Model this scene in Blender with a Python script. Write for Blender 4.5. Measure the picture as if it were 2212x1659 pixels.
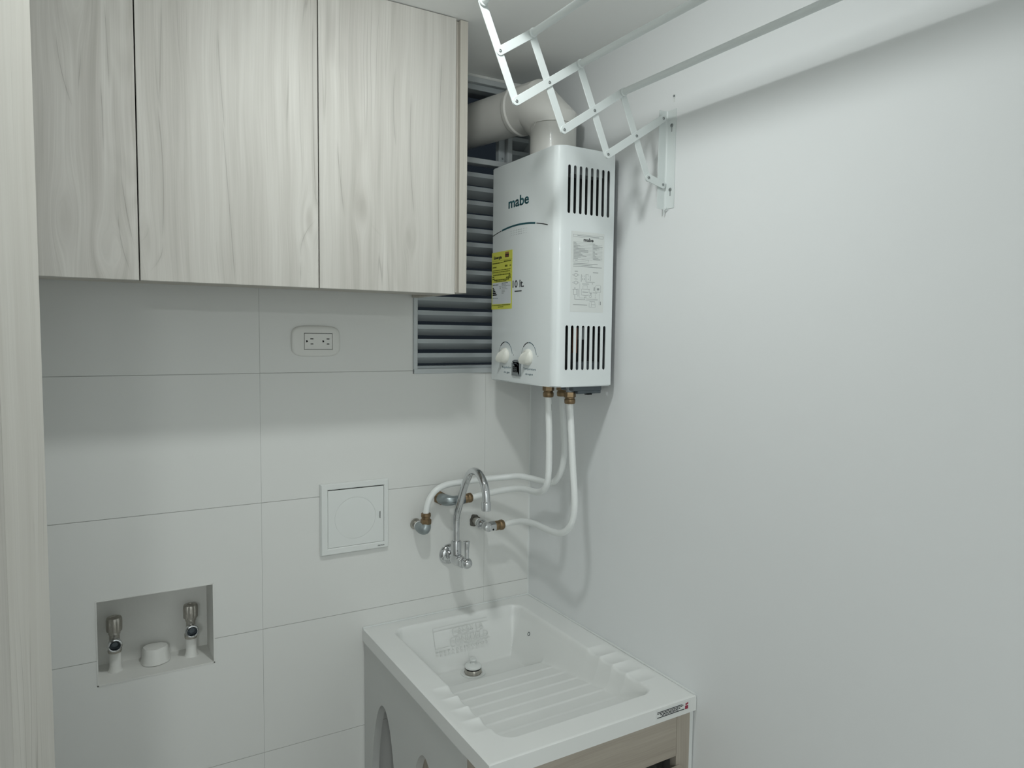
import bpy, bmesh, math, random
from mathutils import Vector, Matrix
random.seed(4)
S = bpy.context.scene
for o in list(bpy.data.objects):
    bpy.data.objects.remove(o, do_unlink=True)
PI = math.pi

# ------------------------------------------------------------------ camera
cam_d = bpy.data.cameras.new('camera'); cam = bpy.data.objects.new('camera', cam_d)
S.collection.objects.link(cam); S.camera = cam
YAW, PITCH, ROLL, FPX = 0.5371, -0.0690, 0.0120, 1538.95
cp, sp, cy, sy = math.cos(PITCH), math.sin(PITCH), math.cos(YAW), math.sin(YAW)
Fw = Vector((sy*cp, cy*cp, sp)); R0 = Vector((cy, -sy, 0)); U0 = R0.cross(Fw)
Rv = R0*math.cos(ROLL) + U0*math.sin(ROLL); Uv = -R0*math.sin(ROLL) + U0*math.cos(ROLL)
mw = Matrix((Rv, Uv, -Fw)).transposed().to_4x4(); mw.translation = Vector((-1.0689, -1.6903, 1.5948))
cam.matrix_world = mw
cam_d.sensor_fit = 'HORIZONTAL'; cam_d.sensor_width = 36.0
cam_d.lens = 36.0*FPX/2212.0; cam_d.clip_start = 0.02; cam_d.clip_end = 50

# ------------------------------------------------------------------ world, lights, exposure
w = bpy.data.worlds.new('night'); S.world = w; w.use_nodes = True
bg = w.node_tree.nodes['Background']; bg.inputs[0].default_value = (0.35, 0.47, 0.6, 1); bg.inputs[1].default_value = 0.03
FILL = bpy.data.lights.new('fill_light', 'AREA'); FILL.shape = 'DISK'; FILL.size = 0.36  # added fill light behind the camera, an unseen source to soften the shadows
FILL.energy = 38.0; FILL.color = (0.95, 1.0, 0.985)
ko = bpy.data.objects.new('fill_light', FILL); S.collection.objects.link(ko); ko.location = (-1.75, -3.75, 2.235)
BULB_POWER = 290.0; BULB_COLOR = (0.95, 1.0, 0.985)
LAMP = (-0.645, -0.760)
S.view_settings.view_transform = 'Standard'; S.view_settings.look = 'None'
S.view_settings.exposure = 0.0; S.view_settings.gamma = 1.0; S.view_settings.use_curve_mapping = False
S.cycles.max_bounces = 12; S.cycles.diffuse_bounces = 8; S.cycles.use_denoising = True
S.cycles.sample_clamp_indirect = 6.0

# ------------------------------------------------------------------ materials
def mat(name, col, rough=0.5, metal=0.0, bump=None, spec=0.5, coat=0.0, vary=0.0, vscale=3.0):
    m = bpy.data.materials.new(name); m.use_nodes = True; nt = m.node_tree; b = nt.nodes['Principled BSDF']
    b.inputs['Base Color'].default_value = (*col, 1); b.inputs['Roughness'].default_value = rough
    b.inputs['Metallic'].default_value = metal; b.inputs['Specular IOR Level'].default_value = spec
    b.inputs['Coat Weight'].default_value = coat
    tc = nt.nodes.new('ShaderNodeTexCoord')
    if vary:
        n = nt.nodes.new('ShaderNodeTexNoise'); n.inputs['Scale'].default_value = vscale; n.inputs['Detail'].default_value = 4
        nt.links.new(tc.outputs['Object'], n.inputs['Vector'])
        mx = nt.nodes.new('ShaderNodeMix'); mx.data_type = 'RGBA'
        mx.inputs[6].default_value = (*[c*(1-vary) for c in col], 1); mx.inputs[7].default_value = (*[min(1, c*(1+vary)) for c in col], 1)
        nt.links.new(n.outputs['Fac'], mx.inputs[0]); nt.links.new(mx.outputs[2], b.inputs['Base Color'])
    if bump:
        n = nt.nodes.new('ShaderNodeTexNoise'); n.inputs['Scale'].default_value = bump[0]; n.inputs['Detail'].default_value = 3
        nt.links.new(tc.outputs['Object'], n.inputs['Vector'])
        bp = nt.nodes.new('ShaderNodeBump'); bp.inputs['Strength'].default_value = bump[1]; bp.inputs['Distance'].default_value = 0.001
        nt.links.new(n.outputs['Fac'], bp.inputs['Height']); nt.links.new(bp.outputs[0], b.inputs['Normal'])
    return m

def wood(name, light, dark, grain='Z', knots=(), cracks=1.0, seed=0.0, contrast=1.0, lines=()):
    """pale laminate: streaks stretched along the grain, ring figures round the knots, thin dark cracks"""
    m = bpy.data.materials.new(name); m.use_nodes = True; nt = m.node_tree; N = nt.nodes; L = nt.links
    b = N['Principled BSDF']; b.inputs['Roughness'].default_value = 0.55; b.inputs['Specular IOR Level'].default_value = 0.3
    tc = N.new('ShaderNodeTexCoord'); sep = N.new('ShaderNodeSeparateXYZ'); L.new(tc.outputs['Object'], sep.inputs[0])
    def mth(op, a, b_=None, c=None):
        n = N.new('ShaderNodeMath'); n.operation = op
        for i, v in enumerate((a, b_, c)):
            if v is None: continue
            if isinstance(v, (int, float)): n.inputs[i].default_value = v
            else: L.new(v, n.inputs[i])
        return n.outputs[0]
    if grain == 'Z': across, along, other = sep.outputs[0], sep.outputs[2], sep.outputs[1]
    else: across, along, other = sep.outputs[2], sep.outputs[0], sep.outputs[1]
    other_off = mth('MULTIPLY', other, 0.9)
    across = mth('ADD', across, other_off)
    def comb(sa, sl, off=0.0):
        c = N.new('ShaderNodeCombineXYZ'); L.new(mth('MULTIPLY', across_d, sa), c.inputs[0])
        L.new(mth('MULTIPLY', along, sl), c.inputs[1]); c.inputs[2].default_value = seed+off; return c.outputs[0]
    across_d = across
    def noise(sa, sl, det=3.0, off=0.0, rough=0.55, dist=0.0):
        n = N.new('ShaderNodeTexNoise'); n.inputs['Scale'].default_value = 1.0; n.inputs['Detail'].default_value = det
        n.inputs['Roughness'].default_value = rough; n.inputs['Distortion'].default_value = dist
        L.new(comb(sa, sl, off), n.inputs['Vector']); return n.outputs['Fac']
    wander = noise(5.0, 2.2, 2.0, 7.3)
    across_d = mth('ADD', across, mth('MULTIPLY', mth('SUBTRACT', wander, 0.5), 0.03))
    ring_mask = None
    for (kx, kz, rx, rz) in knots:
        dx = mth('DIVIDE', mth('SUBTRACT', mth('SUBTRACT', across, other_off), kx), rx); dz = mth('DIVIDE', mth('SUBTRACT', along, kz), rz)
        d2 = mth('ADD', mth('MULTIPLY', dx, dx), mth('MULTIPLY', dz, dz))
        g = mth('POWER', 2.718, mth('MULTIPLY', d2, -1.0))
        push = mth('MULTIPLY', mth('MULTIPLY', g, dx), rx*1.4)
        across_d = mth('SUBTRACT', across_d, push)
        ring_mask = g if ring_mask is None else mth('MAXIMUM', ring_mask, g)
    broad = noise(16.0, 0.7, 3.0, 0.0); mid = noise(60.0, 1.6, 4.0, 2.0); fine = noise(420.0, 6.0, 2.0, 4.0)
    figure = noise(9.0, 1.3, 1.0, 9.0, 0.4, 0.6)
    bands = mth('SINE', mth('MULTIPLY', figure, 70.0))
    v = mth('ADD', mth('MULTIPLY', broad, 0.50), mth('MULTIPLY', mid, 0.42))
    v = mth('ADD', v, mth('MULTIPLY', fine, 0.20))
    bandamt = mth('MULTIPLY', mth('SUBTRACT', noise(7.0, 1.8, 2.0, 13.0), 0.52), 0.16)
    if ring_mask is not None: bandamt = mth('ADD', bandamt, mth('MULTIPLY', ring_mask, 0.10))
    bandamt = mth('MAXIMUM', bandamt, 0.0)
    v = mth('ADD', v, mth('MULTIPLY', bands, bandamt))
    if ring_mask is not None: v = mth('SUBTRACT', v, mth('MULTIPLY', mth('POWER', ring_mask, 3.0), 0.05))
    cr = N.new('ShaderNodeValToRGB'); L.new(v, cr.inputs[0])
    e = cr.color_ramp.elements
    e[0].position = 0.56-0.19/contrast; e[0].color = (*dark, 1); e[1].position = 0.56+0.15/contrast; e[1].color = (*light, 1)
    # thin dark cracks
    cn = noise(34.0, 0.9, 1.0, 21.0, 0.5); cg = noise(8.0, 3.0, 1.0, 27.0)
    line = mth('SUBTRACT', 1.0, mth('MINIMUM', mth('MULTIPLY', mth('ABSOLUTE', mth('SUBTRACT', cn, 0.5)), 90.0), 1.0))
    gate = mth('MINIMUM', mth('MAXIMUM', mth('MULTIPLY', mth('SUBTRACT', cg, 0.56), 9.0), 0.0), 1.0)
    ck = mth('MULTIPLY', mth('MULTIPLY', line, gate), 0.55*cracks)
    # grain lines printed on the laminate: parabolas through three points (across, along)
    for n_, ((xa, za), (xb, zb), (xc, zc)) in enumerate(lines):
        d1 = (xb-xa)/(zb-za); d2 = ((xc-xb)/(zc-zb)-d1)/(zc-za)
        t = mth('SUBTRACT', along, za)
        px = mth('ADD', mth('MULTIPLY', t, d1), mth('MULTIPLY', mth('MULTIPLY', t, mth('SUBTRACT', along, zb)), d2))
        dist = mth('ABSOLUTE', mth('SUBTRACT', mth('SUBTRACT', across, other_off), mth('ADD', px, xa)))
        dist = mth('ADD', dist, mth('MULTIPLY', mth('SUBTRACT', fine, 0.5), 0.0006))
        lm = mth('SUBTRACT', 1.0, mth('MINIMUM', mth('DIVIDE', dist, 0.0011), 1.0))
        soft = mth('MULTIPLY', mth('SUBTRACT', 1.0, mth('MINIMUM', mth('DIVIDE', dist, 0.006), 1.0)), 0.16)
        lm = mth('MAXIMUM', mth('MULTIPLY', lm, 0.55), soft)
        zl, zh = min(za, zc), max(za, zc)
        e0 = mth('MINIMUM', mth('MAXIMUM', mth('DIVIDE', mth('SUBTRACT', along, zl), 0.03), 0.0), 1.0)
        e1 = mth('MINIMUM', mth('MAXIMUM', mth('DIVIDE', mth('SUBTRACT', zh, along), 0.03), 0.0), 1.0)
        ck = mth('MAXIMUM', ck, mth('MULTIPLY', lm, mth('MULTIPLY', e0, e1)))
    mx = N.new('ShaderNodeMix'); mx.data_type = 'RGBA'; L.new(ck, mx.inputs[0]); L.new(cr.outputs[0], mx.inputs[6])
    mx.inputs[7].default_value = (dark[0]*0.45, dark[1]*0.43, dark[2]*0.40, 1)
    L.new(mx.outputs[2], b.inputs['Base Color'])
    bp = N.new('ShaderNodeBump'); bp.inputs['Strength'].default_value = 0.12; bp.inputs['Distance'].default_value = 0.0006
    L.new(v, bp.inputs['Height']); L.new(bp.outputs[0], b.inputs['Normal'])
    return m

M = {}
M['wall'] = mat('painted_wall', (0.74, 0.755, 0.76), 0.55, bump=(180, 0.08), vary=0.012, vscale=2)
M['ceiling'] = mat('painted_ceiling', (0.88, 0.885, 0.875), 0.8, bump=(120, 0.1))
M['tile'] = mat('ceramic_tile', (0.715, 0.72, 0.70), 0.24, spec=0.4, vary=0.015, vscale=2.5)
M['grout'] = mat('grout', (0.50, 0.50, 0.49), 0.9, bump=(300, 0.3))
M['caulk'] = mat('caulk', (0.70, 0.72, 0.71), 0.4)
M['floor'] = mat('floor_tile', (0.42, 0.41, 0.39), 0.35, vary=0.05)
M['plaster'] = mat('white_plaster', (0.70, 0.70, 0.675), 0.75, bump=(60, 0.5), vary=0.04, vscale=20)
M['alu'] = mat('grey_aluminium', (0.52, 0.55, 0.56), 0.42, 0.1)
M['alu_dark'] = mat('slat_aluminium', (0.42, 0.455, 0.47), 0.45, 0.1)
M['white_metal'] = mat('white_enamel', (0.76, 0.80, 0.805), 0.22, spec=0.5, coat=0.2)
M['rack_white'] = mat('white_powder_coat', (0.66, 0.70, 0.695), 0.3)
M['plastic'] = mat('white_plastic', (0.72, 0.74, 0.725), 0.35)
M['socket'] = mat('outlet_plastic', (0.73, 0.73, 0.70), 0.4)
M['ivory'] = mat('ivory_knob_plastic', (0.78, 0.78, 0.72), 0.35)
M['black'] = mat('black_void', (0.006, 0.006, 0.006), 0.9, spec=0.1)
M['dark'] = mat('interior_shade', (0.012, 0.014, 0.015), 0.7)
M['darkgrey'] = mat('dark_grey_plastic', (0.09, 0.11, 0.125), 0.5)
M['midgrey'] = mat('display_grey', (0.20, 0.22, 0.225), 0.4)
M['steelgrey'] = mat('inner_steel', (0.30, 0.32, 0.33), 0.5, 0.4)
M['pvc'] = mat('pvc_duct', (0.66, 0.65, 0.62), 0.38)
M['pex'] = mat('white_pex', (0.78, 0.80, 0.79), 0.28)
M['brass'] = mat('aged_brass', (0.235, 0.165, 0.095), 0.38, 0.85, bump=(200, 0.3), vary=0.2, vscale=60)
M['copper'] = mat('copper', (0.45, 0.17, 0.09), 0.4, 0.8)
M['galv'] = mat('galvanised', (0.33, 0.37, 0.38), 0.36, 0.75, bump=(150, 0.25))
M['chrome'] = mat('chrome', (0.64, 0.65, 0.66), 0.06, 1.0)
M['nickel'] = mat('worn_nickel', (0.46, 0.44, 0.40), 0.3, 0.85, bump=(250, 0.4))
M['rivet'] = mat('rivet_steel', (0.30, 0.32, 0.32), 0.35, 0.8)
M['teal'] = mat('teal_ink', (0.018, 0.085, 0.10), 0.5)
M['ink'] = mat('black_ink', (0.02, 0.022, 0.024), 0.6)
M['greyink'] = mat('grey_ink', (0.30, 0.32, 0.32), 0.6)
M['blueink'] = mat('bluegrey_ink', (0.13, 0.19, 0.22), 0.6)
M['yellow'] = mat('yellow_label', (0.62, 0.63, 0.10), 0.5)
M['olive'] = mat('olive_ink', (0.10, 0.11, 0.01), 0.6)
M['label_white'] = mat('label_white', (0.62, 0.65, 0.67), 0.5)
M['spec_paper'] = mat('spec_label', (0.69, 0.715, 0.70), 0.45)
M['green1'] = mat('dark_green_ink', (0.01, 0.06, 0.02), 0.6); M['green2'] = mat('green_ink', (0.04, 0.16, 0.03), 0.6)
M['orange'] = mat('orange_ink', (0.30, 0.16, 0.05), 0.6); M['red'] = mat('red_ink', (0.25, 0.06, 0.03), 0.6)
M['redlogo'] = mat('crimson_ink', (0.30, 0.02, 0.05), 0.6)
M['stone'] = mat('cast_marble_sink', (0.76, 0.77, 0.755), 0.3, bump=(30, 0.12), vary=0.03, vscale=7)
M['fibre'] = mat('sink_base_panel', (0.56, 0.57, 0.555), 0.45, bump=(40, 0.2))
M['relief'] = mat('moulded_lettering', (0.66, 0.67, 0.655), 0.35)
M['grime'] = mat('cement_residue', (0.12, 0.115, 0.10), 0.85, bump=(90, 1.0), vary=0.5, vscale=120)
LT, DK = (0.575, 0.56, 0.525), (0.375, 0.357, 0.325)
M['wood_a'] = wood('laminate_left_door', LT, DK, 'Z', [(-1.076, 2.150, 0.022, 0.070), (-1.095, 1.78, 0.020, 0.07), (-1.030, 1.735, 0.022, 0.045)], 1.0, 1.0, 1.15, [ ((-1.0310, 2.1470), (-1.0280, 2.0570), (-1.0270, 2.0040)), ((-1.0400, 2.0170), (-1.0380, 1.9560), (-1.0380, 1.8950)), ((-1.0660, 2.0640), (-1.0690, 2.0270), (-1.0730, 1.9900)), ((-1.0130, 1.8670), (-1.0060, 1.8050), (-0.9940, 1.7350)), ((-1.0180, 1.8040), (-1.0120, 1.7330), (-1.0000, 1.6920)), ((-1.1010, 2.0860), (-1.0940, 2.0140), (-1.0800, 1.9610)) ])
M['wood_b'] = wood('laminate_middle_door', LT, DK, 'Z', [(-0.685, 1.815, 0.020, 0.050), (-0.975, 1.75, 0.012, 0.05)], 0.8, 5.0, 0.95, [ ((-0.9440, 2.1680), (-0.9470, 2.0820), (-0.9500, 1.9940)), ((-0.9540, 1.9860), (-0.9470, 1.8670), (-0.9510, 1.7540)), ((-0.9510, 1.7540), (-0.9560, 1.7210), (-0.9730, 1.6970)), ((-0.8480, 1.9870), (-0.8400, 1.8640), (-0.8290, 1.6820)), ((-0.8530, 2.1420), (-0.8500, 2.0610), (-0.8430, 1.9550)), ((-0.6810, 2.1980), (-0.6820, 2.0230), (-0.6770, 1.8380)), ((-0.6760, 1.8180), (-0.6960, 1.7910), (-0.7070, 1.7370)), ((-0.7070, 1.7410), (-0.7080, 1.7100), (-0.7080, 1.6810)), ((-0.9760, 1.7840), (-0.9790, 1.7560), (-0.9880, 1.7470)) ])
M['wood_c'] = wood('laminate_right_door', LT, DK, 'Z', [(-0.585, 1.84, 0.016, 0.05), (-0.48, 1.80, 0.014, 0.04)], 0.6, 11.0, 0.9, [ ((-0.4070, 2.1840), (-0.4140, 1.9810), (-0.4110, 1.7460)), ((-0.5110, 2.1440), (-0.5160, 2.0880), (-0.5100, 1.9770)), ((-0.6350, 1.9770), (-0.6290, 1.9060), (-0.6200, 1.8250)), ((-0.5660, 1.8210), (-0.5520, 1.8030), (-0.5350, 1.7900)), ((-0.4760, 2.0950), (-0.4790, 1.9720), (-0.4690, 1.8390)) ])
M['wood_d'] = wood('laminate_tall_panel', LT, DK, 'Z', [(-1.17, 1.84, 0.02, 0.06)], 0.9, 17.0, 0.8)
M['wood_h'] = wood('laminate_door_edge', (0.62,0.605,0.565), (0.45,0.43,0.39), 'Z', [(-1.10, 1.88, 0.012, 0.05)], 0.9, 41.0, 0.7)
M['wood_e'] = wood('laminate_edge', (0.53, 0.505, 0.455), (0.37, 0.345, 0.30), 'Z', (), 0.2, 23.0, 0.8)
M['wood_f'] = wood('laminate_sink_front', (0.46, 0.415, 0.355), (0.28, 0.245, 0.20), 'X', (), 0.5, 31.0, 0.9)
M['wood_g'] = wood('laminate_sink_stile', (0.46, 0.415, 0.355), (0.30, 0.265, 0.22), 'Z', (), 0.5, 37.0, 0.9)
glow = bpy.data.materials.new('lamp_glow'); glow.use_nodes = True; nt = glow.node_tree
for n in list(nt.nodes): nt.nodes.remove(n)
em = nt.nodes.new('ShaderNodeEmission'); out = nt.nodes.new('ShaderNodeOutputMaterial'); nt.links.new(em.outputs[0], out.inputs[0])
em.inputs[0].default_value = (*BULB_COLOR, 1); em.inputs[1].default_value = BULB_POWER
M['glow'] = glow

# ------------------------------------------------------------------ helpers
def new_bm(): return bmesh.new()
def link(name, bm, m, parent=None, smooth=False, recalc=True):
    if recalc: bmesh.ops.recalc_face_normals(bm, faces=bm.faces[:])
    me = bpy.data.meshes.new(name); bm.to_mesh(me); bm.free()
    for mm in (m if isinstance(m, (list, tuple)) else [m]): me.materials.append(M[mm])
    if smooth:
        me.polygons.foreach_set('use_smooth', [True]*len(me.polygons))
        me.set_sharp_from_angle(angle=math.radians(42))
    o = bpy.data.objects.new(name, me); S.collection.objects.link(o)
    if parent: o.parent = parent
    return o
def thing(name, label, cat, loc=(0, 0, 0), group=None):
    """an Empty at the thing's base; its parts keep world coordinates through the inverse matrix"""
    o = bpy.data.objects.new(name, None); S.collection.objects.link(o); o.empty_display_size = 0.05
    o.location = loc; o['label'] = label; o['category'] = cat
    if group: o['group'] = group
    return o
def put(o, parent):
    root = parent; off = Vector((0, 0, 0))
    while root is not None: off += root.location; root = root.parent
    o.parent = parent; o.location = o.location - off; return o
def part(name, bm, m, parent, smooth=False, label=None, recalc=True):
    o = link(name, bm, m, None, smooth, recalc); put(o, parent)
    if label: o['label'] = label
    return o
def solo(name, bm, m, label, cat, smooth=False, group=None):
    o = link(name, bm, m, None, smooth); o['label'] = label; o['category'] = cat
    if group: o['group'] = group
    return o
def struct(name, bm, m, smooth=False):
    o = link(name, bm, m, None, smooth); o['kind'] = 'structure'; return o
def box(bm, a, b, bevel=0.0, seg=2):
    x0, x1 = sorted((a[0], b[0])); y0, y1 = sorted((a[1], b[1])); z0, z1 = sorted((a[2], b[2]))
    vs = [bm.verts.new(p) for p in ((x0, y0, z0), (x1, y0, z0), (x1, y1, z0), (x0, y1, z0), (x0, y0, z1), (x1, y0, z1), (x1, y1, z1), (x0, y1, z1))]
    fs = [bm.faces.new([vs[i] for i in f]) for f in ((0, 3, 2, 1), (4, 5, 6, 7), (0, 1, 5, 4), (1, 2, 6, 5), (2, 3, 7, 6), (3, 0, 4, 7))]
    if bevel:
        es = list({e for f in fs for e in f.edges})
        bmesh.ops.bevel(bm, geom=es, offset=bevel, segments=seg, profile=0.5, affect='EDGES')
    return bm
def bbox(a, b, bevel=0.0, seg=2): return box(new_bm(), a, b, bevel, seg)
def prism(bm, pts, axis, lo, hi):
    """pts: outline in the two remaining axes (x,z for axis y; y,z for axis x; x,y for axis z)"""
    def P(p, t): return {'y': (p[0], t, p[1]), 'x': (t, p[0], p[1]), 'z': (p[0], p[1], t)}[axis]
    a = [bm.verts.new(P(p, lo)) for p in pts]; b = [bm.verts.new(P(p, hi)) for p in pts]
    n = len(pts); fa = bm.faces.new(a); fb = bm.faces.new(b[::-1])
    for i in range(n): bm.faces.new((a[i], b[i], b[(i+1) % n], a[(i+1) % n]))
    return fa, fb
def frame_of(d):
    d = d.normalized(); u = Vector((0, 0, 1)) if abs(d.z) < 0.9 else Vector((0, 1, 0))
    x = u.cross(d).normalized(); return x, d.cross(x), d
def smooth_path(pts, sub=8):
    P = [Vector(p) for p in pts]; P = [P[0]*2-P[1]] + P + [P[-1]*2-P[-2]]; out = []
    for i in range(1, len(P)-2):
        for k in range(sub):
            t = k/sub; a, b, c, d = P[i-1:i+3]
            out.append(0.5*((2*b) + (c-a)*t + (2*a-5*b+4*c-d)*t*t + (3*b-a-3*c+d)*t**3))
    out.append(P[-2]); return out
def tube(bm, pts, r, n=16, cap=True):
    P = [Vector(p) for p in pts]; rs = r if isinstance(r, (list, tuple)) else [r]*len(P); rings = []
    x = None
    for i, p in enumerate(P):
        d = (P[min(i+1, len(P)-1)] - P[max(i-1, 0)]).normalized()
        if x is None: x, y, _ = frame_of(d)
        else:
            x = (x - d*x.dot(d)).normalized(); y = d.cross(x)
        rings.append([bm.verts.new(p + (x*math.cos(2*PI*k/n) + y*math.sin(2*PI*k/n))*rs[i]) for k in range(n)])
    for a, b in zip(rings, rings[1:]):
        for k in range(n): bm.faces.new((a[k], a[(k+1) % n], b[(k+1) % n], b[k]))
    if cap: bm.faces.new(rings[0][::-1]); bm.faces.new(rings[-1])
    return bm
def mitre_tube(bm, P, r, n=48):
    P = [Vector(p) for p in P]; d0 = (P[1]-P[0]).normalized(); x, y, _ = frame_of(d0)
    pts = [P[0] + (x*math.cos(2*PI*k/n) + y*math.sin(2*PI*k/n))*r for k in range(n)]; rings = [[bm.verts.new(p) for p in pts]]
    for i in range(1, len(P)):
        d = (P[i]-P[i-1]).normalized(); nx = (P[i+1]-P[i]).normalized() if i < len(P)-1 else d; nn = (d+nx).normalized()
        pts = [p + d*((P[i]-p).dot(nn)/d.dot(nn)) for p in pts]; rings.append([bm.verts.new(p) for p in pts])
    for a, b in zip(rings, rings[1:]):
        for k in range(n): bm.faces.new((a[k], a[(k+1) % n], b[(k+1) % n], b[k]))
    bm.faces.new(rings[0][::-1]); bm.faces.new(rings[-1]); return bm
def lathe(bm, prof, org=(0, 0, 0), axis=(0, 0, 1), n=28, facet=None):
    """prof: (radius, distance along the axis)"""
    x, y, d = frame_of(Vector(axis)); O = Vector(org); rings = []
    for r, t in prof:
        if r < 1e-6: rings.append([bm.verts.new(O + d*t)])
        else:
            rings.append([bm.verts.new(O + d*t + (x*math.cos(2*PI*k/n) + y*math.sin(2*PI*k/n))*r*(facet(2*PI*k/n) if facet else 1)) for k in range(n)])
    for a, b in zip(rings, rings[1:]):
        if len(a) == 1 and len(b) == 1: continue
        for k in range(n):
            k2 = (k+1) % n
            if len(a) == 1: bm.faces.new((a[0], b[k2], b[k]))
            elif len(b) == 1: bm.faces.new((a[k], a[k2], b[0]))
            else: bm.faces.new((a[k], a[k2], b[k2], b[k]))
    if len(rings[0]) > 1: bm.faces.new(rings[0][::-1])
    if len(rings[-1]) > 1: bm.faces.new(rings[-1])
    return bm
def ring_lathe(bm, prof, org, axis, n=28):
    """closed profile turned round an axis: a ring with an open bore"""
    x, y, d = frame_of(Vector(axis)); O = Vector(org); rings = []
    for r, t in prof:
        rings.append([bm.verts.new(O + d*t + (x*math.cos(2*PI*k/n) + y*math.sin(2*PI*k/n))*r) for k in range(n)])
    for a, b in zip(rings, rings[1:]+rings[:1]):
        for k in range(n): bm.faces.new((a[k], a[(k+1) % n], b[(k+1) % n], b[k]))
    return bm
def sphere(bm, c, r, n=24, sc=(1, 1, 1)):
    bmesh.ops.create_uvsphere(bm, u_segments=n, v_segments=n//2, radius=r,
        matrix=Matrix.Translation(c) @ Matrix.Diagonal((*sc, 1)))
    return bm
def quad(bm, a, b, c, d):
    return bm.faces.new([bm.verts.new(p) for p in (a, b, c, d)])
def stroke(bm, O, ux, uz, nrm, x0, z0, x1, z1, wd, th):
    """a flat printed stroke of real (hair thin) thickness on a surface"""
    O, ux, uz, nrm = Vector(O), Vector(ux), Vector(uz), Vector(nrm)
    a = O+ux*x0+uz*z0; b = O+ux*x1+uz*z1; d = (b-a)
    if d.length < 1e-7: d = ux*1e-6
    s = d.normalized().cross(nrm)*wd/2
    lo = [a-s, a+s, b+s, b-s]; vs0 = [bm.verts.new(p) for p in lo]; vs1 = [bm.verts.new(p+nrm*th) for p in lo]
    bm.faces.new(vs1); bm.faces.new(vs0[::-1])
    for i in range(4): bm.faces.new((vs0[i], vs0[(i+1) % 4], vs1[(i+1) % 4], vs1[i]))
def text_bm(txt, O, ux, uz, nrm, width, height=None, bold=0.0, th=0.0003, cap=None):
    """lettering fitted to a width (and height); O = lower left corner"""
    cu = bpy.data.curves.new('t', 'FONT'); cu.body = txt; cu.size = 1; cu.offset = bold; cu.resolution_u = 3
    ob = bpy.data.objects.new('t', cu); S.collection.objects.link(ob)
    dg = bpy.context.evaluated_depsgraph_get(); me = bpy.data.meshes.new_from_object(ob.evaluated_get(dg))
    bm = new_bm(); bm.from_mesh(me)
    bpy.data.objects.remove(ob, do_unlink=True); bpy.data.curves.remove(cu); bpy.data.meshes.remove(me)
    xs = [v.co.x for v in bm.verts]; ys = [v.co.y for v in bm.verts]
    x0, x1, y0, y1 = min(xs), max(xs), min(ys), max(ys)
    sx = width/(x1-x0); sz = height/(y1-y0) if height else sx
    O, ux, uz, nrm = Vector(O), Vector(ux), Vector(uz), Vector(nrm)
    for v in bm.verts: v.co = O + ux*((v.co.x-x0)*sx) + uz*((v.co.y-y0)*sz) + nrm*th
    r = bmesh.ops.extrude_face_region(bm, geom=bm.faces[:])
    for v in [g for g in r['geom'] if isinstance(g, bmesh.types.BMVert)]: v.co -= nrm*th*1.3
    return bm
def stadium(cx, z0, z1, r, n=6):
    pts = [(cx + r*math.cos(PI*k/n), z1-r + r*math.sin(PI*k/n)) for k in range(n+1)]
    return pts + [(cx + r*math.cos(PI+PI*k/n), z0+r + r*math.sin(PI+PI*k/n)) for k in range(n+1)]
def rrect(x0, z0, x1, z1, r, n=5):
    pts = []
    for cx, cz, a in ((x1-r, z1-r, 0), (x0+r, z1-r, PI/2), (x0+r, z0+r, PI), (x1-r, z0+r, 1.5*PI)):
        pts += [(cx+r*math.cos(a+PI/2*k/n), cz+r*math.sin(a+PI/2*k/n)) for k in range(n+1)]
    return pts
def cells_minus(rect, holes):
    xs = sorted({rect[0], rect[2]} | {h[i] for h in holes for i in (0, 2) if rect[0] < h[i] < rect[2]})
    zs = sorted({rect[1], rect[3]} | {h[i] for h in holes for i in (1, 3) if rect[1] < h[i] < rect[3]})
    out = []
    for x0, x1 in zip(xs, xs[1:]):
        for z0, z1 in zip(zs, zs[1:]):
            cx, cz = (x0+x1)/2, (z0+z1)/2
            if not any(h[0] < cx < h[2] and h[1] < cz < h[3] for h in holes): out.append((x0, z0, x1, z1))
    return out
def slab_y(cells, y0, y1, bevel=0.0):
    """a slab facing -y built of cells, joined into one skin; y0 = front"""
    bm = new_bm(); V = {}
    def v(x, z):
        k = (round(x, 5), round(z, 5))
        if k not in V: V[k] = bm.verts.new((x, y0, z))
        return V[k]
    # split cells on a shared lattice so that neighbours share edges
    xs = sorted({c[i] for c in cells for i in (0, 2)}); zs = sorted({c[i] for c in cells for i in (1, 3)})
    fs = []
    for c in cells:
        X = [x for x in xs if c[0]-1e-7 <= x <= c[2]+1e-7]; Z = [z for z in zs if c[1]-1e-7 <= z <= c[3]+1e-7]
        for a, b in zip(X, X[1:]):
            for d, e in zip(Z, Z[1:]): fs.append(bm.faces.new((v(a, d), v(b, d), v(b, e), v(a, e))))
    if len(fs) > 1:
        bmesh.ops.dissolve_limit(bm, angle_limit=0.01, verts=bm.verts[:], edges=bm.edges[:])
    r = bmesh.ops.extrude_face_region(bm, geom=bm.faces[:], use_keep_orig=True)
    back = [g for g in r['geom'] if isinstance(g, bmesh.types.BMVert)]
    for g in back: g.co.y = y1
    if bevel:
        es = [e for e in bm.edges if len(e.link_faces) == 2 and all(abs(q.co.y-y0) < 1e-7 for q in e.verts)
              and any(abs(f.normal.y) < 0.5 or True for f in e.link_faces)
              and any(any(abs(q.co.y-y1) < 1e-7 for q in f.verts) for f in e.link_faces)]
        bmesh.ops.recalc_face_normals(bm, faces=bm.faces[:])
        bmesh.ops.bevel(bm, geom=es, offset=bevel, segments=1, affect='EDGES')
    return bm
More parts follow.
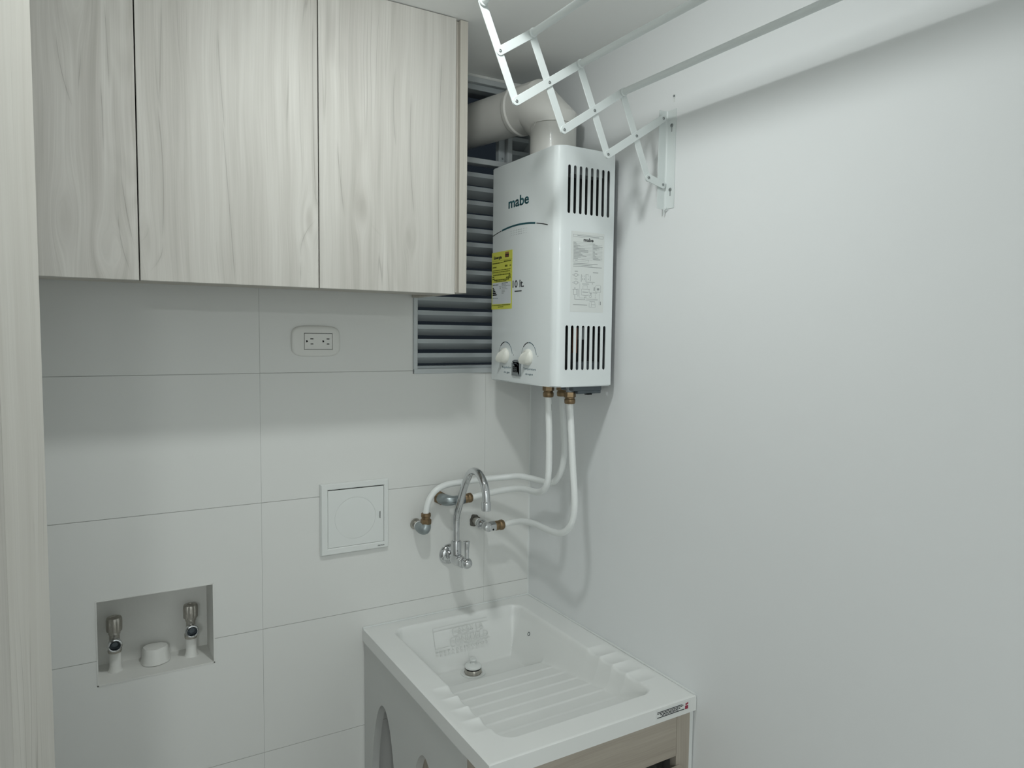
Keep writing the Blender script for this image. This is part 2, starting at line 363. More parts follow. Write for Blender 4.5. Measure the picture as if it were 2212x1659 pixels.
def bool_diff(o, cutters):
    for c in cutters:
        md = o.modifiers.new('cut', 'BOOLEAN'); md.object = c; md.operation = 'DIFFERENCE'; md.solver = 'EXACT'
    dg = bpy.context.evaluated_depsgraph_get(); me = bpy.data.meshes.new_from_object(o.evaluated_get(dg))
    o.modifiers.clear(); o.data = me
    for c in cutters: bpy.data.objects.remove(c, do_unlink=True)

# ================================================================== the setting
CEIL = 2.27; ROOM_L, ROOM_F = -2.6, -4.6
WIN = (-0.357, 1.492, -0.006, 2.262); NICHE = (-1.0695, 0.8445, -0.8385, 1.0285)
struct('floor', bbox((ROOM_L, ROOM_F, -0.05), (0.0, 0.0, 0.0)), 'floor')
struct('ceiling', bbox((ROOM_L-0.1, ROOM_F-0.1, CEIL), (0.12, 0.16, CEIL+0.08)), 'ceiling')
struct('wall_right', bbox((0.0, ROOM_F, -0.05), (0.12, 0.16, CEIL)), 'wall')
struct('wall_left', bbox((ROOM_L-0.1, ROOM_F, -0.05), (ROOM_L, 0.16, CEIL)), 'wall')
b = new_bm(); box(b, (-1.42, -1.24, -0.05), (-1.3225, 0.0, CEIL)); box(b, (ROOM_L, -1.24, -0.05), (-1.42, -1.16, CEIL)); struct('wall_side', b, 'wall')
struct('wall_front', bbox((ROOM_L-0.1, ROOM_F-0.1, -0.05), (0.12, ROOM_F, CEIL)), 'wall')
wall = struct('wall_back', slab_y(cells_minus((ROOM_L, 0.0, 0.0, CEIL), [WIN, NICHE]), 0.0015, 0.15), 'grout')
VX = [ROOM_L, -1.9072, -1.3200, -0.7330, -0.1458, 0.0]
HZ = [0.0, 0.3, 0.6, 0.9, 1.2, 1.5, 1.8, 2.1, CEIL]
for i in range(5):
    for j in range(8):
        g, h = 0.00022, 0.0007
        r = (VX[i]+(g if i else 0), HZ[j]+(h if j else 0), VX[i+1]-(g if i < 4 else 0.0008), HZ[j+1]-(h if j < 7 else 0))
        cs = cells_minus(r, [WIN, NICHE])
        if not cs: continue
        part('tile', slab_y(cs, 0.0, 0.0015, 0.0005 if len(cs) == 1 else 0.0), 'tile', wall)
# silicone bead in the corner and the lining of the plumbing niche
b = new_bm(); prism(b, [(0, 0), (-0.0035, 0), (-0.0012, -0.0012), (0, -0.0035)], 'z', 0.855, 1.4925); struct('trim_1', b, 'caulk')
b = new_bm(); x0, z0, x1, z1 = NICHE; t = 0.0025; D = 0.105
box(b, (x0, -0.0012, z0), (x0+t, D, z1)); box(b, (x1-t, -0.0012, z0), (x1, D, z1))
box(b, (x0, -0.0012, z0), (x1, D, z0+t)); box(b, (x0, -0.0006, z1-t), (x1, D, z1)); box(b, (x0, D-t, z0), (x1, D, z1))
struct('trim_2', b, 'plaster')

# ------------------------------------------------------------------ louvred window
win = bpy.data.objects.new('window_1', None); S.collection.objects.link(win); win['kind'] = 'structure'
wx0, wz0, wx1, wz1 = WIN
b = new_bm()
pr = rrect(wx0, wz0, wx1, wz1, 0.006)
box(b, (wx0, -0.005, wz0+0.012), (wx0+0.011, 0.05, wz1-0.012), 0.001, 1); box(b, (wx1-0.011, -0.005, wz0+0.012), (wx1, 0.05, wz1-0.012), 0.001, 1)
box(b, (wx0+0.0015, -0.005, wz0), (wx1, 0.05, wz0+0.013), 0.001, 1); box(b, (wx0+0.0015, -0.005, wz1-0.014), (wx1, 0.05, wz1), 0.001, 1)
part('frame', b, 'alu', win)
part('frame', bbox((wx0+0.011, 0.008, wz1-0.028), (wx1-0.011, 0.04, wz1-0.014), 0.001, 1), 'alu_dark', win)
part('rail', bbox((wx0+0.011, -0.001, 2.043), (wx1-0.011, 0.03, 2.057), 0.001, 1), 'alu', win)
part('mullion', bbox((-0.084, -0.001, 2.057), (-0.070, 0.03, wz1-0.014), 0.001, 1), 'alu', win)
st = part('stile', bbox((-0.106, 0.010, 2.057), (-0.0875, 0.028, 2.246), 0.001, 1), 'alu_dark', win)
part('screw', lathe(new_bm(), [(0.0028, 0), (0.0026, 0.001), (0, 0.0014)], (-0.095, 0.0095, 2.068), (0, -1, 0), 12), 'rivet', st)
def slat(x0, x1, top):
    b = new_bm(); t = 0.0014
    prism(b, [(0.002, top), (0.002, top-0.011), (0.030, top-0.0275), (0.0310, top-0.0262), (0.0036, top-0.0100), (0.0036, top)], 'x', x0, x1)
    return b
k = 0
for k in range(14):
    top = 2.0195-0.0365*k
    if top < 1.54: break
    part('slat', slat(wx0+0.011, wx1-0.011, top), 'alu_dark', win)
for k in range(5): part('slat', slat(-0.070, wx1-0.011, 2.0925+0.0365*k), 'alu_dark', win)
part('sill', bbox((wx0+0.011, 0.002, wz0+0.013), (wx1-0.011, 0.045, wz0+0.020)), 'alu_dark', win)

# ================================================================== lamp over the laundry (outside the frame, lights it)
lamp = thing('ceiling_lamp', 'small round white bulb in a ceiling holder above the laundry sink', 'lamp', (*LAMP, CEIL))
part('holder', lathe(new_bm(), [(0.048, 0.0), (0.048, -0.006), (0.044, -0.011), (0.0405, -0.012)], (*LAMP, CEIL), (0, 0, 1), 28), 'plastic', lamp, True)
prof = [(0.0395, -0.010), (0.040, -0.012)] + [(0.040*math.cos(a), -0.013-0.016*math.sin(a)) for a in [PI/2*k/8 for k in range(1, 9)]]
part('bulb', lathe(new_bm(), prof, (*LAMP, CEIL), (0, 0, 1), 28), 'glow', lamp, True)
fill_lamp = thing('ceiling_lamp', 'added round flat white fill lamp on the unseen kitchen ceiling', 'lamp', (-1.75, -3.75, CEIL))  # unseen housing, added to go with the fill light
part('housing', lathe(new_bm(), [(0.185, 0.0), (0.185, -0.022), (0.178, -0.028), (0, -0.028)], (-1.75, -3.75, CEIL), (0, 0, 1), 36), 'plastic', fill_lamp, True)

# ================================================================== wall cabinet
DC, CB, CT = -0.2726, 1.6823, CEIL-0.0015
cab = thing('wall_cabinet', 'pale wood laminate wall cabinet with three tall flat doors beside the louvred window', 'cabinet', (-0.7, 0, CB))
L0 = -1.3215
DT = 0.018
b = new_bm()
box(b, (L0, DC+0.020, CB+0.018), (-0.3635, -0.0055, CB+0.034)); box(b, (L0, DC+0.020, CT-0.018), (-0.3635, -0.0055, CT))
box(b, (L0, DC+0.020, CB+0.018), (L0+0.016, -0.0055, CT)); box(b, (L0, -0.0085, CB+0.018), (-0.3635, -0.0055, CT))
part('body', b, 'wood_e', cab)
part('bottom_rail', bbox((L0, DC+0.0185, CB+0.0008), (-0.3735, DC+0.0980, CB+0.0170)), 'wood_e', cab)
part('side_panel', bbox((-0.3630, DC+0.0015, CB+0.0030), (-0.3445, -0.0055, CT), 0.0006, 1), 'wood_e', cab, label='laminate end panel next to the window')
part('groove_strip', bbox((-0.3725, DC+0.0125, CB+0.0045), (-0.3632, DC+0.0195, CT)), 'wood_e', cab)
for x0, x1, mm in ((L0, -0.9885, 'wood_a'), (-0.9865, -0.6726, 'wood_b'), (-0.6706, -0.3735, 'wood_c')):
    part('door', bbox((x0, DC, CB), (x1, DC+DT, CT), 0.0007, 1), mm, cab)

# hinged door leaf standing open at the left edge of the view
door = bpy.data.objects.new('door_1', None); S.collection.objects.link(door); door['kind'] = 'structure'
E0 = Vector((-1.1130, -0.750)); DV = Vector((-0.355, -0.935)).normalized(); NV = Vector((-DV.y, DV.x))*-1
if NV.x > 0: NV = -NV
def leaf(a, c, t0, t1):
    b = new_bm(); pts = [E0+DV*a-NV*t0*0+NV*t0, E0+DV*c+NV*t0, E0+DV*c+NV*t1, E0+DV*a+NV*t1]
    prism(b, [(p.x, p.y) for p in pts], 'z', 0.012, CEIL-0.006); bmesh.ops.bevel(b, geom=b.edges[:], offset=0.0006, segments=1, affect='EDGES'); return b
part('stile', leaf(0.0, 0.0880, 0.0, 0.034), 'wood_h', door)
part('door_leaf', leaf(0.0884, 0.535, 0.0, 0.034), 'wood_d', door)
part('hinge', bbox((-1.3040, -1.256, 1.95), (-1.298, -1.238, 2.03)), 'rivet', door)

# ================================================================== laundry sink and its base
Z0 = 0.8536; SX0, SX1, SY0, SY1 = -0.4921, -0.0015, -0.661, -0.0015
IX0, IX1, IY0, IY1 = -0.430, -0.067, -0.604, -0.047
def sstep(t): t = max(0.0, min(1.0, t)); return t*t*(3-2*t)
def smin(a, b_, k):
    h = max(0.0, min(1.0, 0.5+0.5*(b_-a)/k)); return b_*(1-h)+a*h - k*h*(1-h)
def sdist(x, y):
    r = 0.03; cx, cy_ = (IX0+IX1)/2, (IY0+IY1)/2; hx, hy = (IX1-IX0)/2-r, (IY1-IY0)/2-r
    dx, dy = abs(x-cx)-hx, abs(y-cy_)-hy
    return -(math.hypot(max(dx, 0), max(dy, 0)) + min(max(dx, dy), 0) - r)
def bed(y, x):
    t = -0.208-y
    d = 0.122 - (0.122-0.088)*sstep(t/0.016) - 0.132*max(0.0, t-0.014)
    if -0.560 < y < -0.225:
        ph = ((-0.226-y) % 0.0480)/0.0480
        d -= 0.0026*(ph**1.5 if ph < 0.9 else (1-ph)/0.1*0.854)
    return d
def top_z(x, y):
    s = sdist(x, y)
    fall = 2.75*(s+0.004) if s > 0.004 else 2.75*0.5*max(0, s+0.004)**2/0.008
    z = Z0 - max(0.0, smin(fall, bed(y, x), 0.018)) if s > -0.004 else Z0
    # soap scoops over both long sides
    for sgn, xc in ((1, -0.434), (-1, -0.0535)):
        u = (x-xc)*sgn
        wdt = 0.042
        if abs(u) < wdt and -0.560 < y < -0.372:
            wx = math.cos(u/wdt*PI/2)**1.2
            p = ((-0.372-y)/0.047) % 1.0
            scoop = math.sin(PI*p**0.8)**0.9
            z -= 0.0060*scoop*wx
    return z
sink = thing('laundry_sink', 'white cast stone laundry sink with ribbed washboard in the corner', 'sink', (-0.2467, -0.33, 0.82))
bm = new_bm(); NX, NY = 190, 300
def lin(a, c, n): return [a+(c-a)*i/n for i in range(n+1)]
gx, gy = lin(SX0, SX1, NX), lin(SY0, SY1, NY)
rows = []
for yy in gy:
    row = []
    for xx in gx:
        e = min(xx-SX0, SX1-xx, yy-SY0, SY1-yy)
        row.append(bm.verts.new((xx, yy, top_z(xx, yy)-(0.0016 if e < 1e-5 else (0.0004 if e < 0.003 else 0)))))
    rows.append(row)
for j in range(NY):
    for i in range(NX): bm.faces.new((rows[j][i], rows[j][i+1], rows[j+1][i+1], rows[j+1][i]))
loop = [rows[0][i] for i in range(NX+1)] + [rows[j][NX] for j in range(1, NY+1)] + [rows[NY][i] for i in range(NX-1, -1, -1)] + [rows[j][0] for j in range(NY-1, 0, -1)]
low = [bm.verts.new((v.co.x, v.co.y, 0.8215)) for v in loop]
for i in range(len(loop)):
    j = (i+1) % len(loop); bm.faces.new((loop[i], low[i], low[j], loop[j]))
inn = [bm.verts.new((v.co.x*0.88-0.0296, v.co.y*0.9-0.033, 0.8215)) for v in loop]
inb = [bm.verts.new((v.co.x, v.co.y, 0.722)) for v in inn]
for i in range(len(loop)):
    j = (i+1) % len(loop); bm.faces.new((low[i], inn[i], inn[j], low[j])); bm.faces.new((inn[i], inb[i], inb[j], inn[j]))
bm.faces.new(inb)
part('basin', bm, 'stone', sink, True)
# moulded nameplate on the back slope
NS = Vector((0, -2.8, 1)).normalized()*1; UP = Vector((0, 1, 2.8)).normalized(); UX = Vector((1, 0, 0))
def back_pt(x, z): return Vector((x, -0.047-0.004-(Z0-z)/2.75-0.0008, z))
def fall_n(): return Vector((0, -2.75, 1)).normalized()
nb = fall_n(); upv = Vector((0, 1, 2.75)).normalized()
b = new_bm()
stroke(b, back_pt(-0.325, 0.838), UX, upv, nb, 0, 0, 0.158, 0.0, 0.0012, 0.0012)
stroke(b, back_pt(-0.325, 0.838), UX, upv, nb, 0, 0, 0, -0.050, 0.0010, 0.0010)
stroke(b, back_pt(-0.325, 0.790), UX, upv, nb, 0, 0, 0.040, 0.0, 0.0014, 0.0012)
stroke(b, back_pt(-0.245, 0.790), UX, upv, nb, 0, 0, 0.080, 0.0, 0.0012, 0.0010)
part('nameplate_border', b, 'relief', sink)
part('lettering', text_bm('CASAS LA', back_pt(-0.272, 0.816), UX, upv, nb, 0.092, 0.015, 0.0, 0.0010), 'relief', sink)
part('lettering', text_bm('CONSUELO', back_pt(-0.282, 0.794), UX, upv, nb, 0.112, 0.016, 0.0, 0.0010), 'relief', sink)
part('lettering', text_bm('P R E F A B R I C A D O S', back_pt(-0.325, 0.778), UX, upv, nb, 0.150, 0.007, 0.0, 0.0010), 'relief', sink)
# overflow hole in the right wall
xo, yo = -0.0815, -0.1350; zo = top_z(xo, yo)
part('overflow_hole', lathe(new_bm(), [(0.0055, -0.001), (0.0052, 0.0006), (0.0038, 0.0009), (0.0036, -0.001)], (xo, yo, zo), (-2.75, 0, 1), 18), 'darkgrey', sink, True)
# maker's strip on the front edge
yf = SY0-0.0001
pl = part('maker_strip', bbox((-0.112, SY0-0.0005, 0.829), (-0.018, SY0-0.00005, 0.8488)), 'plastic', sink, label='white strip with black lines and a small red emblem')
b = new_bm(); FO, FX, FZ, FN = (-0.109, SY0-0.0005, 0.829), (1, 0, 0), (0, 0, 1), (0, -1, 0)
stroke(b, FO, FX, FZ, FN, 0.0, 0.0150, 0.066, 0.0150, 0.0017, 0.0002); stroke(b, FO, FX, FZ, FN, 0.066, 0.0150, 0.071, 0.0125, 0.0012, 0.0002)
stroke(b, FO, FX, FZ, FN, 0.0, 0.0040, 0.074, 0.0040, 0.0017, 0.0002)
rr = random.Random(3)
for zz, a, c, wd in ((0.0122, 0.0, 0.068, 0.0018), (0.0092, 0.008, 0.062, 0.0020), (0.0066, 0.012, 0.058, 0.0014)):
    x = a
    while x < c:
        l = rr.uniform(0.003, 0.008); stroke(b, FO, FX, FZ, FN, x, zz, min(x+l, c), zz, wd, 0.0002); x += l+0.0013
part('print', b, 'ink', pl)
b = new_bm(); stroke(b, FO, FX, FZ, FN, 0.0755, 0.0065, 0.0840, 0.0065, 0.0075, 0.0002); stroke(b, FO, FX, FZ, FN, 0.0765, 0.0128, 0.0840, 0.0148, 0.0035, 0.0002)
part('emblem', b, 'redlogo', pl)
# caulk beads round the rim
b = new_bm(); tube(b, smooth_path([(-0.492, -0.0022, Z0+0.0005), (-0.35, -0.0022, Z0+0.0012), (-0.2, -0.0022, Z0+0.0006), (-0.003, -0.0022, Z0+0.0012)], 6), 0.0026, 8)
tube(b, smooth_path([(-0.0022, -0.003, Z0+0.0012), (-0.0022, -0.2, Z0+0.0006), (-0.0022, -0.42, Z0+0.0016), (-0.0022, -0.658, Z0+0.0008)], 6), 0.0028, 8)
part('caulk_bead', b, 'caulk', sink, True)
# drain
dz = 0.7320; DX, DY = -0.243, -0.126
dr = sink
part('drain_flange', ring_lathe(new_bm(), [(0.0325, 0.0), (0.0320, 0.0016), (0.0290, 0.0024), (0.0235, 0.0012), (0.0225, -0.002), (0.0300, -0.002)], (DX, DY, dz), (0, 0, 1), 36), 'plastic', dr, True)
part('drain_basket', lathe(new_bm(), [(0.0222, 0.0002), (0.0215, 0.010), (0.0200, 0.0115), (0.0185, 0.0125), (0, 0.0125)], (DX, DY, dz), (0, 0, 1), 32, lambda a: 1-0.05*(math.sin(5*a) > 0.6)), 'nickel', dr, True)
part('gasket', lathe(new_bm(), [(0.0190, 0.0125), (0.0212, 0.0130), (0.0212, 0.0150), (0.019, 0.0152)], (DX, DY, dz), (0, 0, 1), 32), 'black', dr, True)
sp_ = part('stopper', lathe(new_bm(), [(0.0190, 0.0150), (0.0214, 0.0152), (0.0216, 0.0180), (0.0195, 0.0210), (0.0130, 0.0238), (0.0070, 0.0246), (0.0062, 0.0290), (0.0085, 0.0320), (0.0094, 0.0345), (0.0080, 0.0372), (0, 0.0382)], (DX, DY, dz), (0, 0, 1), 32), 'plastic', dr, True)

# base under the sink
base = thing('sink_cabinet', 'pale wood front and white arched side panels carrying the laundry sink', 'cabinet', (-0.2467, -0.33, 0))
ZT = 0.8212
def side_outline():
    return [(-0.5665, 0.0), (-0.0035, 0.0), (-0.0035, 0.8165), (-0.010, 0.8195), (-0.560, 0.8195), (-0.5665, 0.8165)]
def arched_panel(x0, x1):
    o = link('side_panel', (lambda b: (prism(b, side_outline(), 'x', x0, x1), b)[1])(new_bm()), 'fibre')
    cuts = []
    for cyy, top, ry in ((-0.137, 0.712, 0.083), (-0.375, 0.716, 0.083)):
        pts = [(cyy+ry*math.cos(2*PI*k/48), 0.42+(top-0.42)*math.sin(2*PI*k/48)) for k in range(48)]
        b = new_bm(); prism(b, pts, 'x', x0-0.02, x1+0.02); cuts.append(link('cut', b, 'fibre'))
    bool_diff(o, cuts); return o
for x0, x1 in ((-0.4880, -0.4700), (-0.0200, -0.0025)):
    o = arched_panel(x0, x1); put(o, base)
b = new_bm(); box(b, (-0.4695, -0.560, 0.02), (-0.452, -0.236, 0.7180)); part('inner_panel', b, 'wood_g', base)
b = new_bm(); tube(b, [(-0.4892, -0.006, 0.8190), (-0.4892, -0.25, 0.8192), (-0.4892, -0.56, 0.8188)], 0.0018, 8); part('seam_bead', b, 'caulk', base)
YF = -0.655
part('stile', bbox((-0.0480, YF, 0.0), (-0.0120, YF+0.018, ZT-0.003), 0.0005, 1), 'wood_g', base)
part('stile', bbox((-0.4860, YF, 0.0), (-0.4500, YF+0.018, ZT-0.003), 0.0005, 1), 'wood_g', base)
part('rail', bbox((-0.4495, YF+0.0002, 0.7330), (-0.0485, YF+0.018, ZT-0.003), 0.0005, 1), 'wood_f', base)
part('side_rail', bbox((-0.4865, YF+0.019, 0.05), (-0.4700, -0.5675, ZT-0.004)), 'wood_g', base)
for x0, x1 in ((-0.4470, -0.2485), (-0.2465, -0.0400)):
    part('door', bbox((x0, YF-0.020, 0.06), (x1, YF-0.001, 0.7135), 0.0007, 1), 'wood_g', base)
part('shelf', bbox((-0.4495, -0.62, 0.05), (-0.0205, -0.01, 0.066)), 'wood_g', base)
part('caulk_joint', bbox((-0.0118, YF+0.001, 0.5), (-0.0022, YF+0.017, ZT-0.003)), 'caulk', base)

# ================================================================== washer valves in the niche
def washer_valve(cx, label):
    y = 0.060; t = thing('washer_valve', label, 'valve', (cx, y, 0.847), 'washer supply valves in the niche')
    part('pipe_stub', lathe(new_bm(), [(0.0150, 0.0), (0.0128, 0.005), (0.0115, 0.014), (0.0115, 0.042), (0.0105, 0.044)], (cx, y, 0.847), (0, 0, 1), 20), 'plaster', t, True)
    b = new_bm(); lathe(b, [(0.0130, 0.0), (0.0138, 0.002), (0.0138, 0.010), (0.0105, 0.013), (0.0100, 0.040), (0.0118, 0.041), (0.0118, 0.047), (0.0095, 0.048)], (cx, y, 0.889), (0, 0, 1), 20)
    body = part('body', b, 'nickel', t, True)
    part('outlet', ring_lathe(new_bm(), [(0.0100, 0.0), (0.0115, -0.014), (0.0145, -0.016), (0.0148, -0.022), (0.0140, -0.0240), (0.0122, -0.0246), (0.0108, -0.0236), (0.0098, -0.014), (0.0085, 0.0)], (cx, y-0.004, 0.9145), (0, 1, 0.08), 28), 'chrome', t, True)
    part('bore', lathe(new_bm(), [(0.0088, 0.0), (0.0094, -0.008), (0.0060, -0.009), (0.0055, -0.014), (0, -0.0145)], (cx, y-0.006, 0.9145), (0, 1, 0.08), 24), 'darkgrey', t, True)
    kn = part('knob', lathe(new_bm(), [(0.0148, 0.0), (0.0156, 0.002), (0.0160, 0.016), (0.0160, 0.025), (0.0148, 0.0300), (0.0125, 0.0315), (0.0070, 0.0318), (0.0060, 0.0300), (0, 0.0295)], (cx, y, 0.9365), (0, 0, 1), 64, lambda a: 1-0.07*(math.sin(9*a) > 0.25)), 'nickel', t, True)
    return t
washer_valve(-1.0345, 'left of the two metal washer valves in the niche, lower and fuller in view')
washer_valve(-0.8810, 'right of the two metal washer valves in the niche, near its right side')
cap = new_bm(); lathe(cap, [(0.0310, 0.0), (0.0295, 0.006), (0.0270, 0.020), (0.0262, 0.030), (0.0240, 0.0335), (0.012, 0.0350), (0, 0.0352)], (-0.955, 0.068, 0.847), (0, 0.05, 1), 30, lambda a: 1+0.04*math.sin(3*a+1)+0.02*math.sin(7*a))
solo('drain_cap', cap, 'plaster', 'rough white plastered drain cap between the two washer valves', 'cap', True)

# ================================================================== outlet
pl = thing('power_outlet', 'white double power outlet on the tiles under the wall cabinet', 'outlet', (-0.605, 0, 1.5735))
def bulged(x0, z0, x1, z1, n=12):
    pts = []; cx, cz, hx, hz = (x0+x1)/2, (z0+z1)/2, (x1-x0)/2, (z1-z0)/2
    for k in range(4*n):
        a = 2*PI*k/(4*n); c, s = math.cos(a), math.sin(a); e = 2/4.2
        pts.append((cx+hx*math.copysign(abs(c)**e, c), cz+hz*math.copysign(abs(s)**e, s)))
    return pts
b = new_bm(); rings = []
for y_, ins_ in ((-0.0003, 0), (-0.0030, 0.0), (-0.0050, 0.0012), (-0.0066, 0.0038), (-0.0074, 0.0080), (-0.0077, 0.0140)):
    rings.append([b.verts.new((p[0], y_, p[1])) for p in bulged(-0.6625+ins_, 1.5375+ins_, -0.5470-ins_, 1.6105-ins_)])
for a, c in zip(rings, rings[1:]):
    for k in range(len(a)): b.faces.new((a[k], a[(k+1) % len(a)], c[(k+1) % len(a)], c[k]))
b.faces.new(rings[0]); b.faces.new(rings[-1][::-1])
plate = link('plate', b, 'socket', None, True)
c = link('cut', bbox((-0.6340, -0.02, 1.5540), (-0.5665, -0.0035, 1.5932)), 'socket'); bool_diff(plate, [c]); plate.data.polygons.foreach_set('use_smooth', [True]*len(plate.data.polygons)); plate.data.set_sharp_from_angle(angle=math.radians(30)); put(plate, pl)
ins = link('insert', bbox((-0.6328, -0.0073, 1.5552), (-0.5675, -0.0047, 1.5920), 0.0002, 1), 'socket')
cuts = []
for ox in (0.0, 0.0384):
    for zz, ln in ((1.5796, 0.0078), (1.5676, 0.0068)):
        cuts.append(link('cut', bbox((-0.6120-ln/2-0.0035+ox, -0.02, zz-0.0010), (-0.6120+ln/2-0.0035+ox, -0.003, zz+0.0010)), 'socket'))
    b = new_bm(); cx = -0.6290+ox
    prism(b, [(cx, 1.5712), (cx+0.0018, 1.5712)] + [(cx+0.0018+0.0024*math.cos(a), 1.5737+0.0025*math.sin(a)) for a in [-PI/2+PI*k/8 for k in range(1, 9)]] + [(cx, 1.5762)], 'y', -0.02, -0.003)
    cuts.append(link('cut', b, 'socket'))
bool_diff(ins, cuts); put(ins, pl)
part('slot_shade', bbox((-0.6338, -0.0045, 1.5543), (-0.5667, -0.0037, 1.5930)), 'black', pl)  # black sheet painting the shade inside the socket slots and insert gap

# ================================================================== access panel
ap = thing('access_panel', 'square white plumbing access panel with a latch slot on the tiles', 'panel', (-0.5115, 0, 1.1415))
X0, X1, Za, Zb = -0.5985, -0.4250, 1.0530, 1.2300; ix0, ix1, iz0, iz1 = -0.5805, -0.4380, 1.0710, 1.2150
b = new_bm(); ou = [(X0, Za), (X1, Za), (X1, Zb), (X0, Zb)]; om = [(X0+0.003, Za+0.004), (X1-0.003, Za+0.004), (X1-0.003, Zb-0.003), (X0+0.003, Zb-0.003)]
im = [(ix0-0.002, iz0-0.002), (ix1+0.002, iz0-0.002), (ix1+0.002, iz1+0.002), (ix0-0.002, iz1+0.002)]; ii = [(ix0, iz0), (ix1, iz0), (ix1, iz1), (ix0, iz1)]
L4 = [[b.verts.new((p[0], y, p[1])) for p in ring] for ring, y in ((ou, -0.0003), (ou, -0.004), (om, -0.0095), (im, -0.0095), (ii, -0.0075), (ii, -0.0003))]
for a, c in zip(L4, L4[1:]+L4[:1]):
    for k in range(4): b.faces.new((a[k], a[(k+1) % 4], c[(k+1) % 4], c[k]))
fr = part('frame', b, 'plastic', ap)
dr_ = link('door', bbox((ix0+0.0006, -0.0070, iz0+0.0006), (ix1-0.0006, -0.0035, iz1-0.0022), 0.0005, 1), 'plastic')
slot = link('cut', bbox((-0.4492, -0.02, 1.1310), (-0.4470, -0.0030, 1.1485)), 'plastic')
rg = link('cut', ring_lathe(new_bm(), [(0.0522, -0.0075), (0.0522, -0.0062), (0.0510, -0.0062), (0.0510, -0.0075)], (-0.5120, 0, 1.1400), (0, 1, 0), 64), 'plastic')
bool_diff(dr_, [slot, rg]); put(dr_, ap)
part('latch', bbox((-0.4495, -0.0039, 1.1300), (-0.4465, -0.0036, 1.1495)), 'black', ap)  # black sheet behind the slot, its dark depth painted as colour
b = new_bm(); prism(b, [(-0.4470, 1.1300), (-0.4440, 1.1300), (-0.4430, 1.1500), (-0.4470, 1.1500)], 'y', -0.0076, -0.0069); part('latch_tab', b, 'plastic', ap)
part('backing', bbox((ix0, -0.0030, iz0), (ix1, -0.0005, iz1)), 'black', ap)
part('lettering', text_bm('PAVCO', (-0.4545, -0.0095, 1.0605), (1, 0, 0), (0, 0, 1), (0, -1, 0), 0.0170, 0.0034, 0.03, 0.0002), 'ink', ap)

# ================================================================== water heater
HX0, HX1, HY0, HY1, HZ0, HZ1 = -0.1787, -0.0200, -0.3790, -0.0870, 1.4784, 2.0112
heat = thing('water_heater', 'white wall-mounted gas water heater with two knobs and a yellow energy label', 'water heater', (-0.09, -0.233, HZ0))
def outline(x0, x1, y0, y1, r, n=7):
    pts = [(x1, y1), (x0+0.006, y1)] + [(x0+0.006-0.006*math.sin(PI/2*k/3), y1-0.006+0.006*math.cos(PI/2*k/3)) for k in range(1, 4)]
    pts += [(x0+r-r*math.cos(PI/2*k/n), y0+r-r*math.sin(PI/2*k/n)) for k in range(n+1)] + [(x1, y0)]
    return pts
b = new_bm(); fa, fb = prism(b, outline(HX0, HX1, HY0, HY1, 0.022), 'z', HZ0, HZ1)
bmesh.ops.bevel(b, geom=[e for f in (fa, fb) for e in f.edges], offset=0.0022, segments=2, affect='EDGES')
bmesh.ops.recalc_face_normals(b, faces=b.faces[:])
cover = link('cover', b, 'white_metal')
b = new_bm(); prism(b, outline(HX0+0.0015, HX1+0.01, HY0+0.0015, HY1-0.0015, 0.0205), 'z', HZ0+0.0015, HZ1-0.0015)
inner = link('cut', b, 'white_metal')
cb = new_bm()
SLOT_T = [-0.1468+k*0.01560 for k in range(8)]; SLOT_B = [-0.1470+k*0.01510 for k in range(8)]
for cx in SLOT_T: prism(cb, stadium(cx, 1.8650, 1.9705, 0.0039), 'y', HY0-0.01, HY0+0.01)
for cx in SLOT_B: prism(cb, stadium(cx, 1.5165, 1.6175, 0.0039), 'y', HY0-0.01, HY0+0.01)
bmesh.ops.recalc_face_normals(cb, faces=cb.faces[:])
slots = link('cut', cb, 'white_metal')
hole = link('cut', lathe(new_bm(), [(0.0545, -0.01), (0.0545, 0.01)], (-0.094, -0.233, HZ1), (0, 0, 1), 40), 'white_metal')
bool_diff(cover, [inner, slots, hole])
cover.data.polygons.foreach_set('use_smooth', [True]*len(cover.data.polygons)); cover.data.set_sharp_from_angle(angle=math.radians(35))
put(cover, heat)
part('back_plate', bbox((-0.0200, HY0+0.006, HZ0+0.006), (-0.0155, HY1-0.006, HZ1-0.006)), 'steelgrey', heat)
part('wall_bracket', bbox((-0.0155, HY0+0.05, 1.93), (-0.0004, HY1-0.05, 1.96)), 'steelgrey', heat)
b = new_bm(); box(b, (-0.168, HY0+0.045, 1.60), (-0.026, HY1-0.02, 1.99)); box(b, (-0.168, HY0+0.03, 1.49), (-0.026, HY1-0.02, 1.60))
part('inner_shade_box', b, 'dark', heat)  # near-black box: shade behind the vent slots put into its colour
part('hood', bbox((-0.135, HY0+0.012, 1.955), (-0.045, HY0+0.044, 2.00)), 'steelgrey', heat)
part('inner_pipe', tube(new_bm(), [(-0.117, HY0+0.012, 1.555), (-0.1165, HY0+0.012, 1.612)], 0.006, 12), 'copper', heat)
part('gas_valve', bbox((-0.104, HY0+0.014, 1.585), (-0.083, HY0+0.028, 1.615), 0.002, 1), 'steelgrey', heat)
part('gas_valve', bbox((-0.110, HY0+0.012, 1.49), (-0.045, HY0+0.028, 1.535), 0.002, 1), 'darkgrey', heat)
